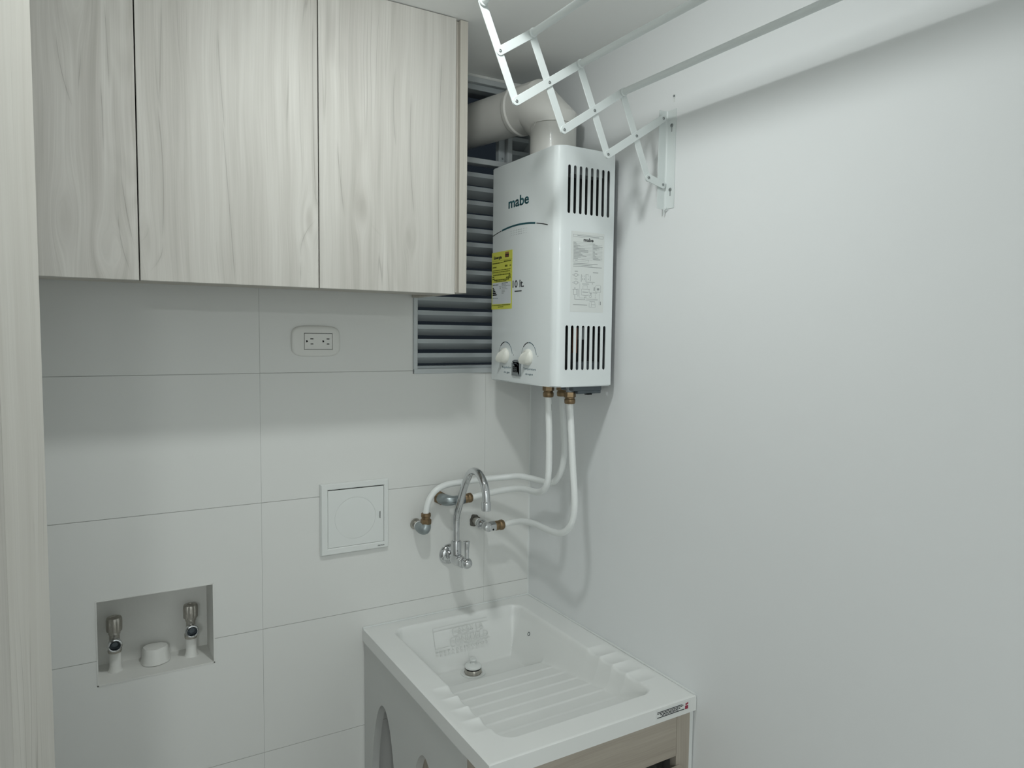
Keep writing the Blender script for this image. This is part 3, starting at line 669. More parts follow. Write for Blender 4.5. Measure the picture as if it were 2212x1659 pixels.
# printing on the front (the side facing the room, x = HX0)
FXo, FUX, FUZ, FNn = HX0-0.0001, (0, -1, 0), (0, 0, 1), (-1, 0, 0)
part('brand_lettering', text_bm('mabe', (FXo, -0.1690, 1.9005), FUX, FUZ, FNn, 0.0935, 0.0250, 0.022, 0.0003), 'teal', heat, label='teal brand lettering')
def arc_pts(y0, y1, n=24):
    R_, yc, zt = 0.53, -0.2135, 1.8572
    return [(y0+(y1-y0)*k/n, zt-(R_-math.sqrt(R_*R_-(y0+(y1-y0)*k/n-yc)**2))) for k in range(n+1)]
def arc_print(pts, wd, mm, nm='arc_print', th=0.0003):
    b = new_bm()
    for p, q in zip(pts, pts[1:]):
        stroke(b, (FXo, 0, 0), (0, 1, 0), (0, 0, 1), (-1, 0, 0), p[0], p[1], q[0], q[1], wd, th)
    return part(nm, b, mm, heat)
arc_print(arc_pts(-0.1380, -0.2915), 0.0042, 'teal'); arc_print(arc_pts(-0.0910, -0.1350), 0.0017, 'ink'); arc_print(arc_pts(-0.2965, -0.3435), 0.0020, 'ink')
b = new_bm()
for r_ in range(3):
    for c_ in range(11):
        s_ = 0.0010+0.0014*math.exp(-((c_-5)/2.6)**2); y_ = -0.1786-0.00757*c_; z_ = 1.8452-0.0050*r_-0.0001*abs(c_-5)
        stroke(b, (FXo, 0, 0), (0, 1, 0), (0, 0, 1), (-1, 0, 0), y_-s_/2, z_, y_+s_/2, z_, s_, 0.0002)
part('dot_print', b, 'greyink', heat)
part('capacity_lettering', text_bm('10 lt.', (FXo, -0.1935, 1.7082), FUX, FUZ, FNn, 0.0510, 0.0178, 0.010, 0.0003), 'ink', heat)
part('capacity_underline', bbox((HX0-0.0004, -0.2350, 1.6982), (HX0-0.00005, -0.2030, 1.7008)), 'ink', heat)
# energy label
lb = part('energy_label', bbox((HX0-0.0005, -0.1905, 1.6585), (HX0-0.00005, -0.0895, 1.8010)), 'yellow', heat, label='yellow energy label')
LX = HX0-0.0005
def lab(name, y0, z0, y1, z1, mm, d=0.0002): return part(name, bbox((LX-d, -y1, z0), (LX+0.0001, -y0, z1)), mm, lb)
lab('white_field', 0.0935, 1.6715, 0.1860, 1.7250, 'label_white')
part('lettering', text_bm('Energia', (LX-0.00005, -0.1000, 1.7815), FUX, FUZ, FNn, 0.0400, 0.0095, 0.03, 0.0003), 'ink', lb)
lab('flag', 0.1560, 1.7850, 0.1740, 1.7925, 'ink'); lab('flag', 0.1560, 1.7925, 0.1740, 1.7975, 'orange'); lab('flag', 0.1575, 1.7868, 0.1725, 1.7892, 'red', 0.0003)
def smalltext(y0, y1, z, hgt, seed):
    """rows of print too small to read: word-like strokes"""
    rr = random.Random(seed); b = new_bm(); y = y0
    while y < y1-0.001:
        l = min(rr.uniform(0.004, 0.012), y1-y)
        stroke(b, (LX-0.0002, 0, 0), (0, -1, 0), (0, 0, 1), (-1, 0, 0), y, z, y+l, z, hgt*rr.uniform(0.8, 1.1), 0.0002); y += l+0.0012
    return b
k_ = 0
for y0, y1, z, hh, mm in ((0.0935, 0.130, 1.7735, .0026, 'olive'), (0.132, 0.148, 1.7738, .0015, 'olive'), (0.150, 0.185, 1.7755, .0030, 'olive'), (0.0940, 0.113, 1.7635, .0035, 'olive'), (0.156, 0.168, 1.7640, .0045, 'olive'), (0.179, 0.185, 1.7640, .0025, 'olive'),
        (0.0935, 0.183, 1.7555, .0018, 'olive'), (0.0935, 0.181, 1.7510, .0018, 'olive'), (0.097, 0.182, 1.7440, .0026, 'olive'), (0.0935, 0.104, 1.7395, .0030, 'olive'), (0.174, 0.185, 1.7400, .0030, 'olive'), (0.0935, 0.105, 1.7345, .0030, 'olive'), (0.162, 0.184, 1.7355, .0036, 'olive'),
        (0.102, 0.176, 1.7310, .0024, 'olive'), (0.110, 0.163, 1.7275, .0020, 'olive'), (0.095, 0.123, 1.7195, .0018, 'ink'), (0.141, 0.170, 1.7225, .0014, 'ink'), (0.141, 0.161, 1.7190, .0014, 'greyink'), (0.141, 0.183, 1.7155, .0014, 'greyink'), (0.141, 0.163, 1.7120, .0014, 'greyink'), (0.141, 0.168, 1.7080, .0014, 'greyink'),
        (0.141, 0.156, 1.7045, .0014, 'greyink'), (0.141, 0.157, 1.7010, .0014, 'greyink'), (0.141, 0.152, 1.6975, .0014, 'greyink'), (0.128, 0.138, 1.7150, .0012, 'greyink'), (0.131, 0.136, 1.7105, .0040, 'greyink'), (0.095, 0.122, 1.6860, .0015, 'blueink'), (0.0935, 0.184, 1.6685, .0018, 'olive'), (0.123, 0.150, 1.6640, .0016, 'olive')):
    k_ += 1; part('print', smalltext(y0, y1, z, hh, k_), mm, lb)
for zz in (1.7790, 1.7478, 1.7328): lab('rule', 0.0930, zz-0.0002, 0.1880, zz+0.0002, 'olive')
for n_, (l, mm) in enumerate(((0.006, 'ink'), (0.010, 'green1'), (0.014, 'green2'), (0.018, 'orange'), (0.022, 'red'))):
    lab('rating_bar', 0.0950, 1.7100-0.0042*n_, 0.0950+l, 1.7130-0.0042*n_, mm)
# spec sheet on the near side
SP = '13418,22025,4947,22028,5;13406,21472,5010,21513,5;13382,22028,13406,21472,5;4947,22028,5010,21513,5;12251,21799,6156,21723,12;13309,20371,8005,20360,4;13233,20201,12580,20198,11;7889,20208,7288,20210,11;13266,20041,8035,20042,4;7885,20059,5239,20063,4;13226,19889,12427,19884,11;7881,19896,6601,19899,11;13259,19729,8027,19725,4;7877,19748,5230,19749,4;13219,19577,11470,19565,11;7873,19585,5150,19588,11;13252,19417,8019,19408,4;7870,19436,5222,19435,4;13213,19265,12011,19255,11;7866,19273,6055,19273,11;13245,19104,8011,19090,4;7862,19124,5214,19121,4;13206,18952,10203,18925,11;7858,18961,6804,18960,11;13238,18792,8003,18772,4;7854,18812,5206,18806,4;13199,18640,9194,18600,11;7850,18649,7399,18648,11;13232,18479,7995,18454,4;7847,18500,5198,18491,4;13192,18327,9187,18283,11;7843,18337,7316,18335,11;13225,18167,7988,18136,4;7839,18188,5189,18177,4;13185,18014,11176,17990,11;7835,18025,6629,18020,11;13218,17854,7980,17818,4;7831,17876,5181,17862,4;13178,17701,10801,17671,11;7827,17713,7301,17710,11;13211,17541,7972,17500,4;7823,17564,5173,17547,4;13171,17389,9684,17340,11;7819,17400,6916,17395,11;13204,17228,7964,17182,4;7816,17251,5165,17232,4;13164,17075,11265,17047,11;7812,17088,6302,17078,11;13197,16915,7956,16864,4;7808,16939,5157,16917,4;13157,16762,12064,16745,11;7804,16775,5762,16759,11;13190,16602,7948,16545,4;7800,16626,5148,16602,4;13309,20371,13261,16542,4;7968,20362,7952,16703,4;13333,16479,9031,16456,4;13322,16010,9059,16068,4;13333,16479,13322,16010,4;9031,16456,9059,16068,4;12856,16274,12126,16261,10;13241,15605,6493,15658,12;13271,15310,7992,15281,12;13299,14968,5258,14949,12;12838,13842,11999,13859,13;12873,12133,12033,12133,10;7767,13764,6256,13774,13;12054,13059,12130,12840,8;12130,12840,12339,12697,8;12339,12697,12601,12683,8;12601,12683,12815,12805,8;12815,12805,12900,13015,8;12900,13015,12824,13233,8;12824,13233,12616,13377,8;12616,13377,12355,13391,8;12355,13391,12140,13270,8;12140,13270,12054,13059,8;13438,13004,12898,13221,5;13438,13004,12889,12839,5;12058,13236,11578,13055,5;12050,12882,11578,13055,5;12016,11348,12092,11129,8;12092,11129,12301,10987,8;12301,10987,12563,10974,8;12563,10974,12777,11097,8;12777,11097,12863,11308,8;12863,11308,12787,11527,8;12787,11527,12578,11670,8;12578,11670,12317,11682,8;12317,11682,12102,11560,8;12102,11560,12016,11348,8;13401,11300,12860,11515,5;13401,11300,12851,11132,5;12020,11526,11539,11341,5;12012,11171,11539,11341,5;10956,13236,10991,11545,11;9736,13271,9695,11548,10;8500,13068,8508,11843,13;10545,13020,10574,12663,7;10065,13046,10093,12688,7;10567,12367,10557,11952,13;10086,12391,10077,11975,13;9045,12384,9036,12026,13;9735,13212,9028,13249,6;9028,13249,9053,12741,5;9695,11548,7223,11587,8;10759,11081,8828,11141,11;8007,11299,7704,11193,12;10491,10678,9117,10740,5;10491,10678,10476,10054,5;9266,10733,9251,10107,5;10880,9918,8575,9957,7;10880,9918,10850,8612,6;8724,9950,8707,9233,6;10607,9305,9007,9281,13;10850,8612,9735,8523,7;9735,8523,8768,8662,7;13076,9765,13052,8645,8;12274,9799,12249,8676,8;13368,9782,11981,9812,8;13124,8642,12175,8650,8;12722,10253,12715,9899,18;12759,8597,12737,7593,8;12810,7620,9862,7605,8;11839,9996,11836,8248,10;11352,11202,11427,8055,4;11462,7965,10020,7976,5;10098,8164,9429,8189,11;9876,8172,9862,7576,8;9643,7762,6256,7793,7;9709,7402,6249,7509,5;8033,8390,8128,8196,6;8128,8196,8365,8108,6;8365,8108,8605,8178,6;8605,8178,8708,8365,6;8708,8365,8614,8559,6;8614,8559,8378,8647,6;8378,8647,8137,8577,6;8137,8577,8033,8390,6;8706,9203,7956,9203,6;8554,9090,7953,9084,12;8400,8946,8019,8721,12;7731,9242,6444,9204,11;6969,9002,6954,8401,5;6988,8219,6983,8038,12;5835,9228,5842,6507,4;5481,7306,5460,6519,24;6981,9453,5421,9456,7;5455,10754,5421,9456,5;6935,10628,6981,9453,5;6950,10657,6811,10858,5;6811,10858,6435,10995,5;6435,10995,5966,11016,5;5966,11016,5582,10913,5;5582,10913,5431,10725,5;6542,10073,5858,10102,48;7271,10493,7327,9679,24;8583,7201,7076,7222,10;7077,7252,6893,5931,5;8651,6899,8704,5997,5;8704,5997,6968,5929,5;8041,6528,7059,6529,6;8055,7099,8030,6077,5;13148,6396,9237,6388,12'
lbl = part('spec_sheet', bbox((-0.1395, HY0-0.0003, 1.6480), (-0.0465, HY0-0.00005, 1.8270)), 'spec_paper', heat)
b = new_bm(); b2 = new_bm()
for rec in SP.split(';'):
    xa, za, xb, zb, wd = [int(q) for q in rec.split(',')]
    stroke(b, (0, HY0-0.0003, 0), (1, 0, 0), (0, 0, 1), (0, -1, 0), -xa*1e-5, 1.6+za*1e-5, -xb*1e-5, 1.6+zb*1e-5, wd*1e-4, 0.0001)
part('table_and_diagram_print', b, 'greyink', lbl)
part('lettering', text_bm('mabe', (-0.1054, HY0-0.0003, 1.8058), (1, 0, 0), (0, 0, 1), (0, -1, 0), 0.0275, 0.0080, 0.03, 0.0002), 'ink', lbl)
# knobs
def knob(yc, zc, label):
    kb = part('knob', lathe(new_bm(), [(0.0195, -0.0002), (0.0195, 0.0025), (0.0175, 0.0070), (0.0140, 0.0095), (0.0, 0.0105)], (HX0, yc, zc), (-1, 0, 0), 40), 'ivory', heat, True, label)
    b = new_bm(); L_, W_, H_ = 0.0185, 0.0070, 0.0245; ang = math.radians(38)
    def q(a, c, h): # a along the grip, c across, h out
        ya, za = math.sin(ang)*a+math.cos(ang)*c, math.cos(ang)*a-math.sin(ang)*c
        return (HX0-h, yc-ya, zc+za)
    sec = [(-L_, W_*0.7, H_*0.80, 0.35), (-L_*0.5, W_*1.1, H_, 0.40), (L_*0.4, W_*1.0, H_*0.96, 0.35), (L_, W_*0.35, H_*0.62, 0.4)]
    rings = [[b.verts.new(q(a, -w_*1.35, 0.004)), b.verts.new(q(a, -w_*0.55, h*0.7)), b.verts.new(q(a, -w_*tp*0.5, h)), b.verts.new(q(a, w_*tp*0.5, h)), b.verts.new(q(a, w_*0.55, h*0.7)), b.verts.new(q(a, w_*1.35, 0.004))] for a, w_, h, tp in sec]
    for a, c in zip(rings, rings[1:]):
        for k in range(6): b.faces.new((a[k], a[(k+1) % 6], c[(k+1) % 6], c[k]))
    b.faces.new(rings[0][::-1]); b.faces.new(rings[-1])
    bmesh.ops.bevel(b, geom=b.edges[:], offset=0.0008, segments=2, affect='EDGES')
    part('grip', b, 'ivory', kb, True)
    for a0, a1, wd, mm in ((142, 172, .0012, 'greyink'), (97, 138, .0022, 'ink'), (48, 93, .0022, 'blueink'), (8, 45, .0015, 'blueink')):
        n = 10; pts = [(yc-0.0020+0.0330*-math.cos(math.radians(a0+(a1-a0)*k/n)), zc+0.0010+0.0330*math.sin(math.radians(a0+(a1-a0)*k/n))) for k in range(n+1)]
        arc_print(pts, wd, mm, 'dial_arc')
    b = new_bm(); stroke(b, (FXo, 0, 0), (0, 1, 0), (0, 0, 1), (-1, 0, 0), yc-0.0395, zc+0.003, yc-0.0435, zc+0.003, .0008, .0002); stroke(b, (FXo, 0, 0), (0, 1, 0), (0, 0, 1), (-1, 0, 0), yc-0.0415, zc+0.001, yc-0.0415, zc+0.005, .0008, .0002)
    part('plus_mark', b, 'greyink', heat)
knob(-0.1600, 1.5430, 'left ivory control knob'); knob(-0.2690, 1.5430, 'right ivory control knob')
pd = new_bm(); pts = [(-0.1985, 1.4955), (-0.2375, 1.4955), (-0.2375, 1.5270)] + [(-0.2180-0.0195*math.cos(a), 1.5270+0.0080*math.sin(a)) for a in [PI*(1-k/10) for k in range(1, 10)]] + [(-0.1985, 1.5270)]
fa, fb = prism(pd, pts, 'x', HX0-0.0045, HX0+0.0002)
bmesh.ops.bevel(pd, geom=fa.edges[:], offset=0.0012, segments=1, affect='EDGES')
disp = part('display', pd, 'midgrey', heat)
part('screen', bbox((HX0-0.0050, -0.2265, 1.5045), (HX0-0.0044, -0.2060, 1.5185), 0.0004, 1), 'black', disp)
b = new_bm()
for y_ in (-0.2095, -0.2180):
    for (a_, c_, d_, e_) in ((0, 0, .0055, 0), (0, .0045, .0055, .0045), (0, .009, .0055, .009), (0, 0, 0, .009), (.0055, 0, .0055, .009)):
        stroke(b, (HX0-0.0050, 0, 0), (0, -1, 0), (0, 0, 1), (-1, 0, 0), -y_+a_, 1.5070+c_, -y_+d_, 1.5070+e_, 0.0007, 0.0001)
part('digits', b, 'midgrey', disp)
for rad, zz, wd in ((0.013, 1.5235, .0014), (0.0145, 1.5290, .0012)):
    arcp = [(-0.2180+rad*math.cos(math.radians(35+110*k/8)), zz-0.008+rad*math.sin(math.radians(35+110*k/8))*0.8) for k in range(9)]
    b = new_bm()
    for p, q_ in zip(arcp, arcp[1:]): stroke(b, (HX0-0.0045, 0, 0), (0, 1, 0), (0, 0, 1), (-1, 0, 0), p[0], p[1], q_[0], q_[1], wd, 0.0001)
    part('arc_print', b, 'darkgrey', disp)
for tx, y_, z_, wd, hh in (('Regulador', -0.1470, 1.5105, 0.0430, 0.0068), ('de gas', -0.1550, 1.4985, 0.0280, 0.0064), ('Temperatura', -0.2470, 1.5108, 0.0560, 0.0070), ('de agua', -0.2560, 1.4990, 0.0345, 0.0064)):
    part('knob_lettering', text_bm(tx, (FXo, y_, z_), FUX, FUZ, FNn, wd, hh, 0.0, 0.0002), 'blueink', heat)
# battery box and pipe unions below
b = new_bm(); box(b, (-0.1070, -0.352, 1.4660), (-0.0240, -0.300, HZ0-0.0005), 0.002, 1); box(b, (-0.092, -0.350, 1.4590), (-0.0245, -0.305, 1.4670), 0.0015, 1)
bt = part('battery_box', b, 'darkgrey', heat); part('tab', bbox((-0.066, -0.351, 1.4565), (-0.052, -0.340, 1.4592)), 'black', bt)
def union(name_p, c, z1, parent):
    x, y = c
    facet = lambda a: 1/max(math.cos(((a+PI/6) % (PI/3))-PI/6), 0.5)*0.94
    o = part('union_nut', lathe(new_bm(), [(0.0125, 0), (0.0128, -0.001), (0.0128, -0.0115), (0.0118, -0.0125)], (x, y, z1), (0, 0, 1), 36, facet), 'brass', parent, True)
    part('collar', lathe(new_bm(), [(0.0105, -0.0120), (0.0112, -0.0130), (0.0112, -0.0155), (0.0122, -0.0162), (0.0129, -0.0185), (0.0126, -0.0255), (0.0112, -0.0275)], (x, y, z1), (0, 0, 1), 32), 'brass', o, True)
union('a', (-0.130, -0.2830), 1.4755, heat); union('b', (-0.060, -0.2390), 1.4715, heat); union('c', (-0.100, -0.3292), 1.4625, heat)
part('nipple', lathe(new_bm(), [(0.009, 0), (0.0095, -0.001), (0.0095, -0.003), (0.009, -0.004), (0.0095, -0.005), (0.0095, -0.007), (0.009, -0.008), (0.0095, -0.009), (0.009, -0.0155)], (-0.100, -0.3292, HZ0-0.0005), (0, 0, 1), 24), 'steelgrey', heat, True)
part('nipple', lathe(new_bm(), [(0.011, 0), (0.011, -0.007)], (-0.060, -0.2390, HZ0-0.0003), (0, 0, 1), 24), 'brass', heat, True)

# ================================================================== exhaust duct
AX, AY, AZ = -0.094, -0.233, 2.156; DR = 0.0565
duct = thing('exhaust_duct', 'beige plastic exhaust duct bending from the heater top out through the window', 'duct', (AX, AY, HZ1))
dd = Vector((-math.sin(math.radians(13)), math.cos(math.radians(13)), 0)); RB = 0.072
ctr = Vector((AX, AY, AZ))
aM = 0.059; M1 = ctr-Vector((0, 0, aM)); M2 = ctr+dd*aM; ME = ctr+dd*0.118
part('riser', mitre_tube(new_bm(), [(AX, AY, HZ1+0.0004), M1, M1+(M2-M1)*0.5], DR-0.0012), 'pvc', duct, True)
nrm1 = (Vector((0, 0, 1))+(M2-M1).normalized()).normalized()
part('elbow', mitre_tube(new_bm(), [M1-Vector((0, 0, 0.0004)), M1+(M2-M1)*0.02, M2, ME], DR+0.0012), 'pvc', duct, True).data.set_sharp_from_angle(angle=math.radians(28))
part('collar', mitre_tube(new_bm(), [M1-Vector((0, 0, 0.003)), M1, M1+(M2-M1).normalized()*0.006], DR+0.0020), 'pvc', duct, True)
part('collar', lathe(new_bm(), [(DR+0.0012, -0.008), (DR+0.0048, -0.005), (DR+0.0048, 0.003), (DR+0.0030, 0.008), (DR-0.0005, 0.009)], tuple(ME), tuple(dd), 56), 'pvc', duct, True)
part('outlet_pipe', tube(new_bm(), [ME-dd*0.004, ctr+dd*0.42], DR-0.0008, 48), 'pvc', duct, True)
# rows of small white print down the riser
vd = Vector((-0.53, -0.85, 0)).normalized(); ca = math.atan2(vd.y, vd.x)-0.12
b = new_bm(); rr = random.Random(9); z_ = 2.066
while z_ > 2.020:
    for a_ in (0, 1, 2):
        if rr.random() < 0.62:
            an = ca+(a_-1)*0.035; p = Vector((AX+(DR-0.0012)*math.cos(an), AY+(DR-0.0012)*math.sin(an), z_)); nn = Vector((math.cos(an), math.sin(an), 0))
            stroke(b, p, nn.cross(Vector((0, 0, 1))), (0, 0, 1), nn, -0.0006, 0, 0.0006, rr.uniform(-0.0012, 0.0012), 0.0007, 0.0002)
    z_ -= 0.0022
part('print', b, 'white_metal', duct)

# ================================================================== flexible pipes
def pipe(label, pts, r=0.0080, grp='white water and gas pipes under the heater'):
    o = solo('supply_pipe', tube(new_bm(), smooth_path(pts, 8), r, 18), 'pex', label, 'pipe', True, grp); return o
pA = pipe('white pipe running highest along the tiles, then down to the left elbow fitting',
     [(-0.0600,-0.2390,1.4436),(-0.0600,-0.2500,1.3600),(-0.0600,-0.2533,1.3079),(-0.0600,-0.2445,1.2635),(-0.0650,-0.2242,1.2300),(-0.0660,-0.1900,1.2190),(-0.0680,-0.1500,1.2177),(-0.0800,-0.1200,1.2200),(-0.0980,-0.0950,1.2215),(-0.1266,-0.0750,1.2175),(-0.1785,-0.0550,1.2133),(-0.2350,-0.0450,1.2095),(-0.2803,-0.0420,1.2060),(-0.3116,-0.0420,1.1935),(-0.3309,-0.0420,1.1691),(-0.3378,-0.0420,1.1411),(-0.3380,-0.0420,1.1280)])
pB = pipe('white pipe ending level in the middle grey elbow behind the faucet spout',
     [(-0.1300,-0.2830,1.4476),(-0.1300,-0.2890,1.3686),(-0.1300,-0.2905,1.2907),(-0.1300,-0.2877,1.2511),(-0.1290,-0.2717,1.2240),(-0.1235,-0.2350,1.2085),(-0.1180,-0.1900,1.2030),(-0.1175,-0.1500,1.1995),(-0.1285,-0.1150,1.1939),(-0.1530,-0.0850,1.1844),(-0.1808,-0.0600,1.1737),(-0.2030,-0.0490,1.1675),(-0.2150,-0.0480,1.1663)])
pC = pipe('white pipe hanging lowest in a loop to the chrome angle valve on the right',
     [(-0.1000,-0.3292,1.4346),(-0.1000,-0.3370,1.3725),(-0.1000,-0.3449,1.2971),(-0.1000,-0.3546,1.2221),(-0.1000,-0.3541,1.1781),(-0.1020,-0.3416,1.1448),(-0.1030,-0.3100,1.1220),(-0.0960,-0.2600,1.1120),(-0.0890,-0.2100,1.1085),(-0.0842,-0.1600,1.1069),(-0.0886,-0.1100,1.1018),(-0.0990,-0.0750,1.0921),(-0.1133,-0.0610,1.0860),(-0.1250,-0.0600,1.0850)])
b = new_bm(); rr = random.Random(2); z_ = 1.43
while z_ > 1.245:
    an = -1.05; wd = 0.0016 if 1.385 < z_ < 1.405 else 0.0008
    t_ = (1.45-z_)/0.16
    cx, cy_ = -0.1300, -0.2830-0.0060*min(t_, 1)-0.0012
    p = Vector((cx+0.0079*math.cos(an), cy_+0.0079*math.sin(an), z_)); nn = Vector((math.cos(an), math.sin(an), 0))
    stroke(b, p, nn.cross(Vector((0, 0, 1))), (0, 0, 1), nn, 0, -0.0008, 0, 0.0006 if wd < 0.001 else 0.0010, wd, 0.0002)
    z_ -= 0.0026
bo = part('print', b, 'ink' , pB)

# left fitting
f1 = thing('elbow_fitting', 'grey ball-shaped pipe elbow under a brass nut, leftmost of the wall fittings', 'fitting', (-0.3465, 0, 1.101), 'pipe fittings on the tiles')
part('nipple', lathe(new_bm(), [(0.0150, 0.0006), (0.0140, 0.003), (0.0095, 0.004), (0.0098, 0.006), (0.0092, 0.008), (0.0098, 0.010), (0.0092, 0.012), (0.0098, 0.014), (0.0090, 0.030)], (-0.3495, 0, 1.1025), (0.09, -1, -0.1), 24), 'nickel', f1, True)
part('tape', lathe(new_bm(), [(0.0112, 0.014), (0.0125, 0.016), (0.0115, 0.019)], (-0.3495, 0, 1.1025), (0.09, -1, -0.1), 24), 'plastic', f1, True)
b = new_bm(); tube(b, smooth_path([(-0.3478, -0.019, 1.1008), (-0.3460, -0.030, 1.0985), (-0.3430, -0.040, 1.0975), (-0.3400, -0.0425, 1.1020), (-0.3385, -0.042, 1.1100)], 6), [0.0128+0.0022*math.sin(PI*k/24) for k in range(25)], 26)
sphere(b, (-0.3435, -0.0385, 1.0990), 0.0158, 28); part('elbow', b, 'galv', f1, True)
facet6 = lambda a: 1/max(math.cos(((a+PI/6) % (PI/3))-PI/6), 0.5)*0.95
part('brass_nut', lathe(new_bm(), [(0.0105, 0), (0.0122, 0.002), (0.0126, 0.004), (0.0126, 0.0135), (0.0115, 0.0145)], (-0.3382, -0.042, 1.1085), (0, 0, 1), 36, facet6), 'brass', f1, True)
part('brass_collar', lathe(new_bm(), [(0.0108, 0.0140), (0.0112, 0.0150), (0.0112, 0.0200), (0.0124, 0.0210), (0.0127, 0.0235), (0.0122, 0.0290), (0.0110, 0.0300)], (-0.3382, -0.042, 1.1085), (0, 0, 1), 32), 'brass', f1, True)
# middle fitting
f2 = thing('elbow_fitting', 'grey curved pipe elbow between two brass nuts, behind the faucet spout', 'fitting', (-0.2815, 0, 1.1636), 'pipe fittings on the tiles')
part('brass_nut', lathe(new_bm(), [(0.0140, 0.0006), (0.0160, 0.002), (0.0165, 0.006), (0.0160, 0.013), (0.0135, 0.016)], (-0.2815, 0, 1.1640), (-0.03, -1, 0.02), 36, facet6), 'brass', f2, True)
b = new_bm(); pts = smooth_path([(-0.2828, -0.014, 1.1645), (-0.2820, -0.026, 1.1645), (-0.2770, -0.040, 1.1640), (-0.2660, -0.0475, 1.1640), (-0.2520, -0.048, 1.1650), (-0.2380, -0.048, 1.1655)], 6)
nn_ = len(pts); tube(b, pts, [0.0140 if k < 8 else 0.0148-0.0038*sstep((k-8)/(nn_-14)) for k in range(nn_)], 28); part('elbow', b, 'galv', f2, True)
part('seam_rib', tube(new_bm(), [(p.x+(-0.002 if k_ < 10 else 0), p.y-0.002-(0.0142 if k_ < 8 else 0.0148-0.0038*sstep((k_-8)/(nn_-14)))*0.93 if k_ > 14 else p.y-0.004, p.z-0.0045) for k_, p in enumerate(pts) if k_ > 14], 0.0011, 8), 'galv', f2, True)
part('hex_flange', lathe(new_bm(), [(0.0120, 0), (0.0135, 0.001), (0.0135, 0.006), (0.0120, 0.007)], (-0.2400, -0.048, 1.1655), (1, 0, 0.03), 36, facet6), 'darkgrey', f2, True)
part('brass_nut', lathe(new_bm(), [(0.0118, 0.006), (0.0126, 0.007), (0.0126, 0.015), (0.0116, 0.016), (0.0116, 0.0185), (0.0126, 0.020), (0.0128, 0.0265), (0.0108, 0.0290)], (-0.2400, -0.048, 1.1655), (1, 0, 0.03), 36), 'brass', f2, True)
# right angle valve
f3 = thing('angle_valve', 'chrome angle valve with brass nut at the right, above the sink', 'valve', (-0.1745, 0, 1.089))
part('hole_rim', lathe(new_bm(), [(0.0165, 0.0004), (0.0150, 0.0016), (0.0135, 0.0008)], (-0.1750, 0, 1.0895), (0, -1, 0), 26, lambda a: 1+0.10*math.sin(3*a+2)+0.06*math.sin(7*a)), 'grime', f3, True)
part('nipple', lathe(new_bm(), [(0.0110, 0.001), (0.0105, 0.014), (0.0100, 0.022)], (-0.1745, 0, 1.0892), (0.10, -1, -0.07), 24), 'nickel', f3, True)
part('tape', lathe(new_bm(), [(0.0118, 0.018), (0.0125, 0.020), (0.0122, 0.024)], (-0.1745, 0, 1.0892), (0.10, -1, -0.07), 24), 'plastic', f3, True)
part('union', lathe(new_bm(), [(0.0110, 0.023), (0.0135, 0.026), (0.0145, 0.031), (0.0138, 0.037), (0.0110, 0.041), (0.0085, 0.045)], (-0.1745, 0, 1.0892), (0.10, -1, -0.07), 32), 'chrome', f3, True)
vb = new_bm(); lathe(vb, [(0.0085, 0.043), (0.0115, 0.048), (0.0125, 0.060), (0.0118, 0.068), (0.0090, 0.0705), (0, 0.0712)], (-0.1745, 0, 1.0892), (0.10, -1, -0.07), 32)
part('body', vb, 'chrome', f3, True)
part('hex_body', lathe(new_bm(), [(0.0110, -0.006), (0.0125, -0.004), (0.0125, 0.014), (0.0110, 0.016)], (-0.1610, -0.060, 1.0848), (1, 0, 0.02), 48, facet6), 'chrome', f3)
part('screw_slot', lathe(new_bm(), [(0.0026, 0), (0.0026, 0.0005), (0, 0.0006)], (-0.1570, -0.0718, 1.0790), (0.1, -1, -0.35), 14), 'black', f3)
part('brass_nut', lathe(new_bm(), [(0.0120, 0.014), (0.0128, 0.016), (0.0128, 0.024), (0.0122, 0.026), (0.0124, 0.028), (0.0138, 0.030), (0.0140, 0.037), (0.0122, 0.0405)], (-0.1610, -0.060, 1.0848), (1, 0, 0.02), 36), 'brass', f3, True)

# ================================================================== faucet
XF = -0.2590
fa_ = thing('faucet', 'chrome wall faucet with tall gooseneck spout and lever over the sink', 'faucet', (-0.2545, 0, 1.0085))
part('escutcheon', lathe(new_bm(), [(0.0275, 0.0003), (0.0275, 0.0020), (0.0255, 0.0060), (0.0210, 0.0100), (0.0150, 0.0125), (0.0, 0.0130)], (-0.2540, 0, 1.0085), (0, -1, 0), 40), 'chrome', fa_, True)
b = new_bm(); lathe(b, [(0.0130, 0.010), (0.0128, 0.020), (0.0105, 0.022), (0.0105, 0.035), (0.0145, 0.040), (0.0165, 0.052), (0.0160, 0.066), (0.0140, 0.074), (0.0140, 0.086)], (-0.2545, 0, 1.0085), (-0.06, -1, 0.05), 36)
part('body', b, 'chrome', fa_, True)
part('riser_socket', lathe(new_bm(), [(0.0130, -0.002), (0.0137, 0.006), (0.0137, 0.043), (0.0130, 0.0455), (0.0085, 0.0455)], (XF+0.0006, -0.0560, 1.0130), (0, 0, 1), 32), 'chrome', fa_, True)
part('bonnet', lathe(new_bm(), [(0.0140, 0.0), (0.0150, 0.002), (0.0150, 0.010), (0.0135, 0.013), (0.0115, 0.016), (0.0115, 0.026)], (XF-0.0008, -0.084, 1.0128), (0, -1, 0.10), 36, facet6), 'chrome', fa_, True)
b = new_bm(); sphere(b, (XF-0.0005, -0.1190, 1.0175), 0.0140, 32)
hd = part('handle', b, 'chrome', fa_, True)
part('lever', lathe(new_bm(), [(0.0060, 0.006), (0.0056, 0.018), (0.0061, 0.034), (0.0076, 0.048), (0.0086, 0.053), (0.0084, 0.0555), (0.0055, 0.0568), (0, 0.0574)], (XF-0.0005, -0.1185, 1.0175), (0.0, 0.035, 1), 28), 'chrome', hd, True)
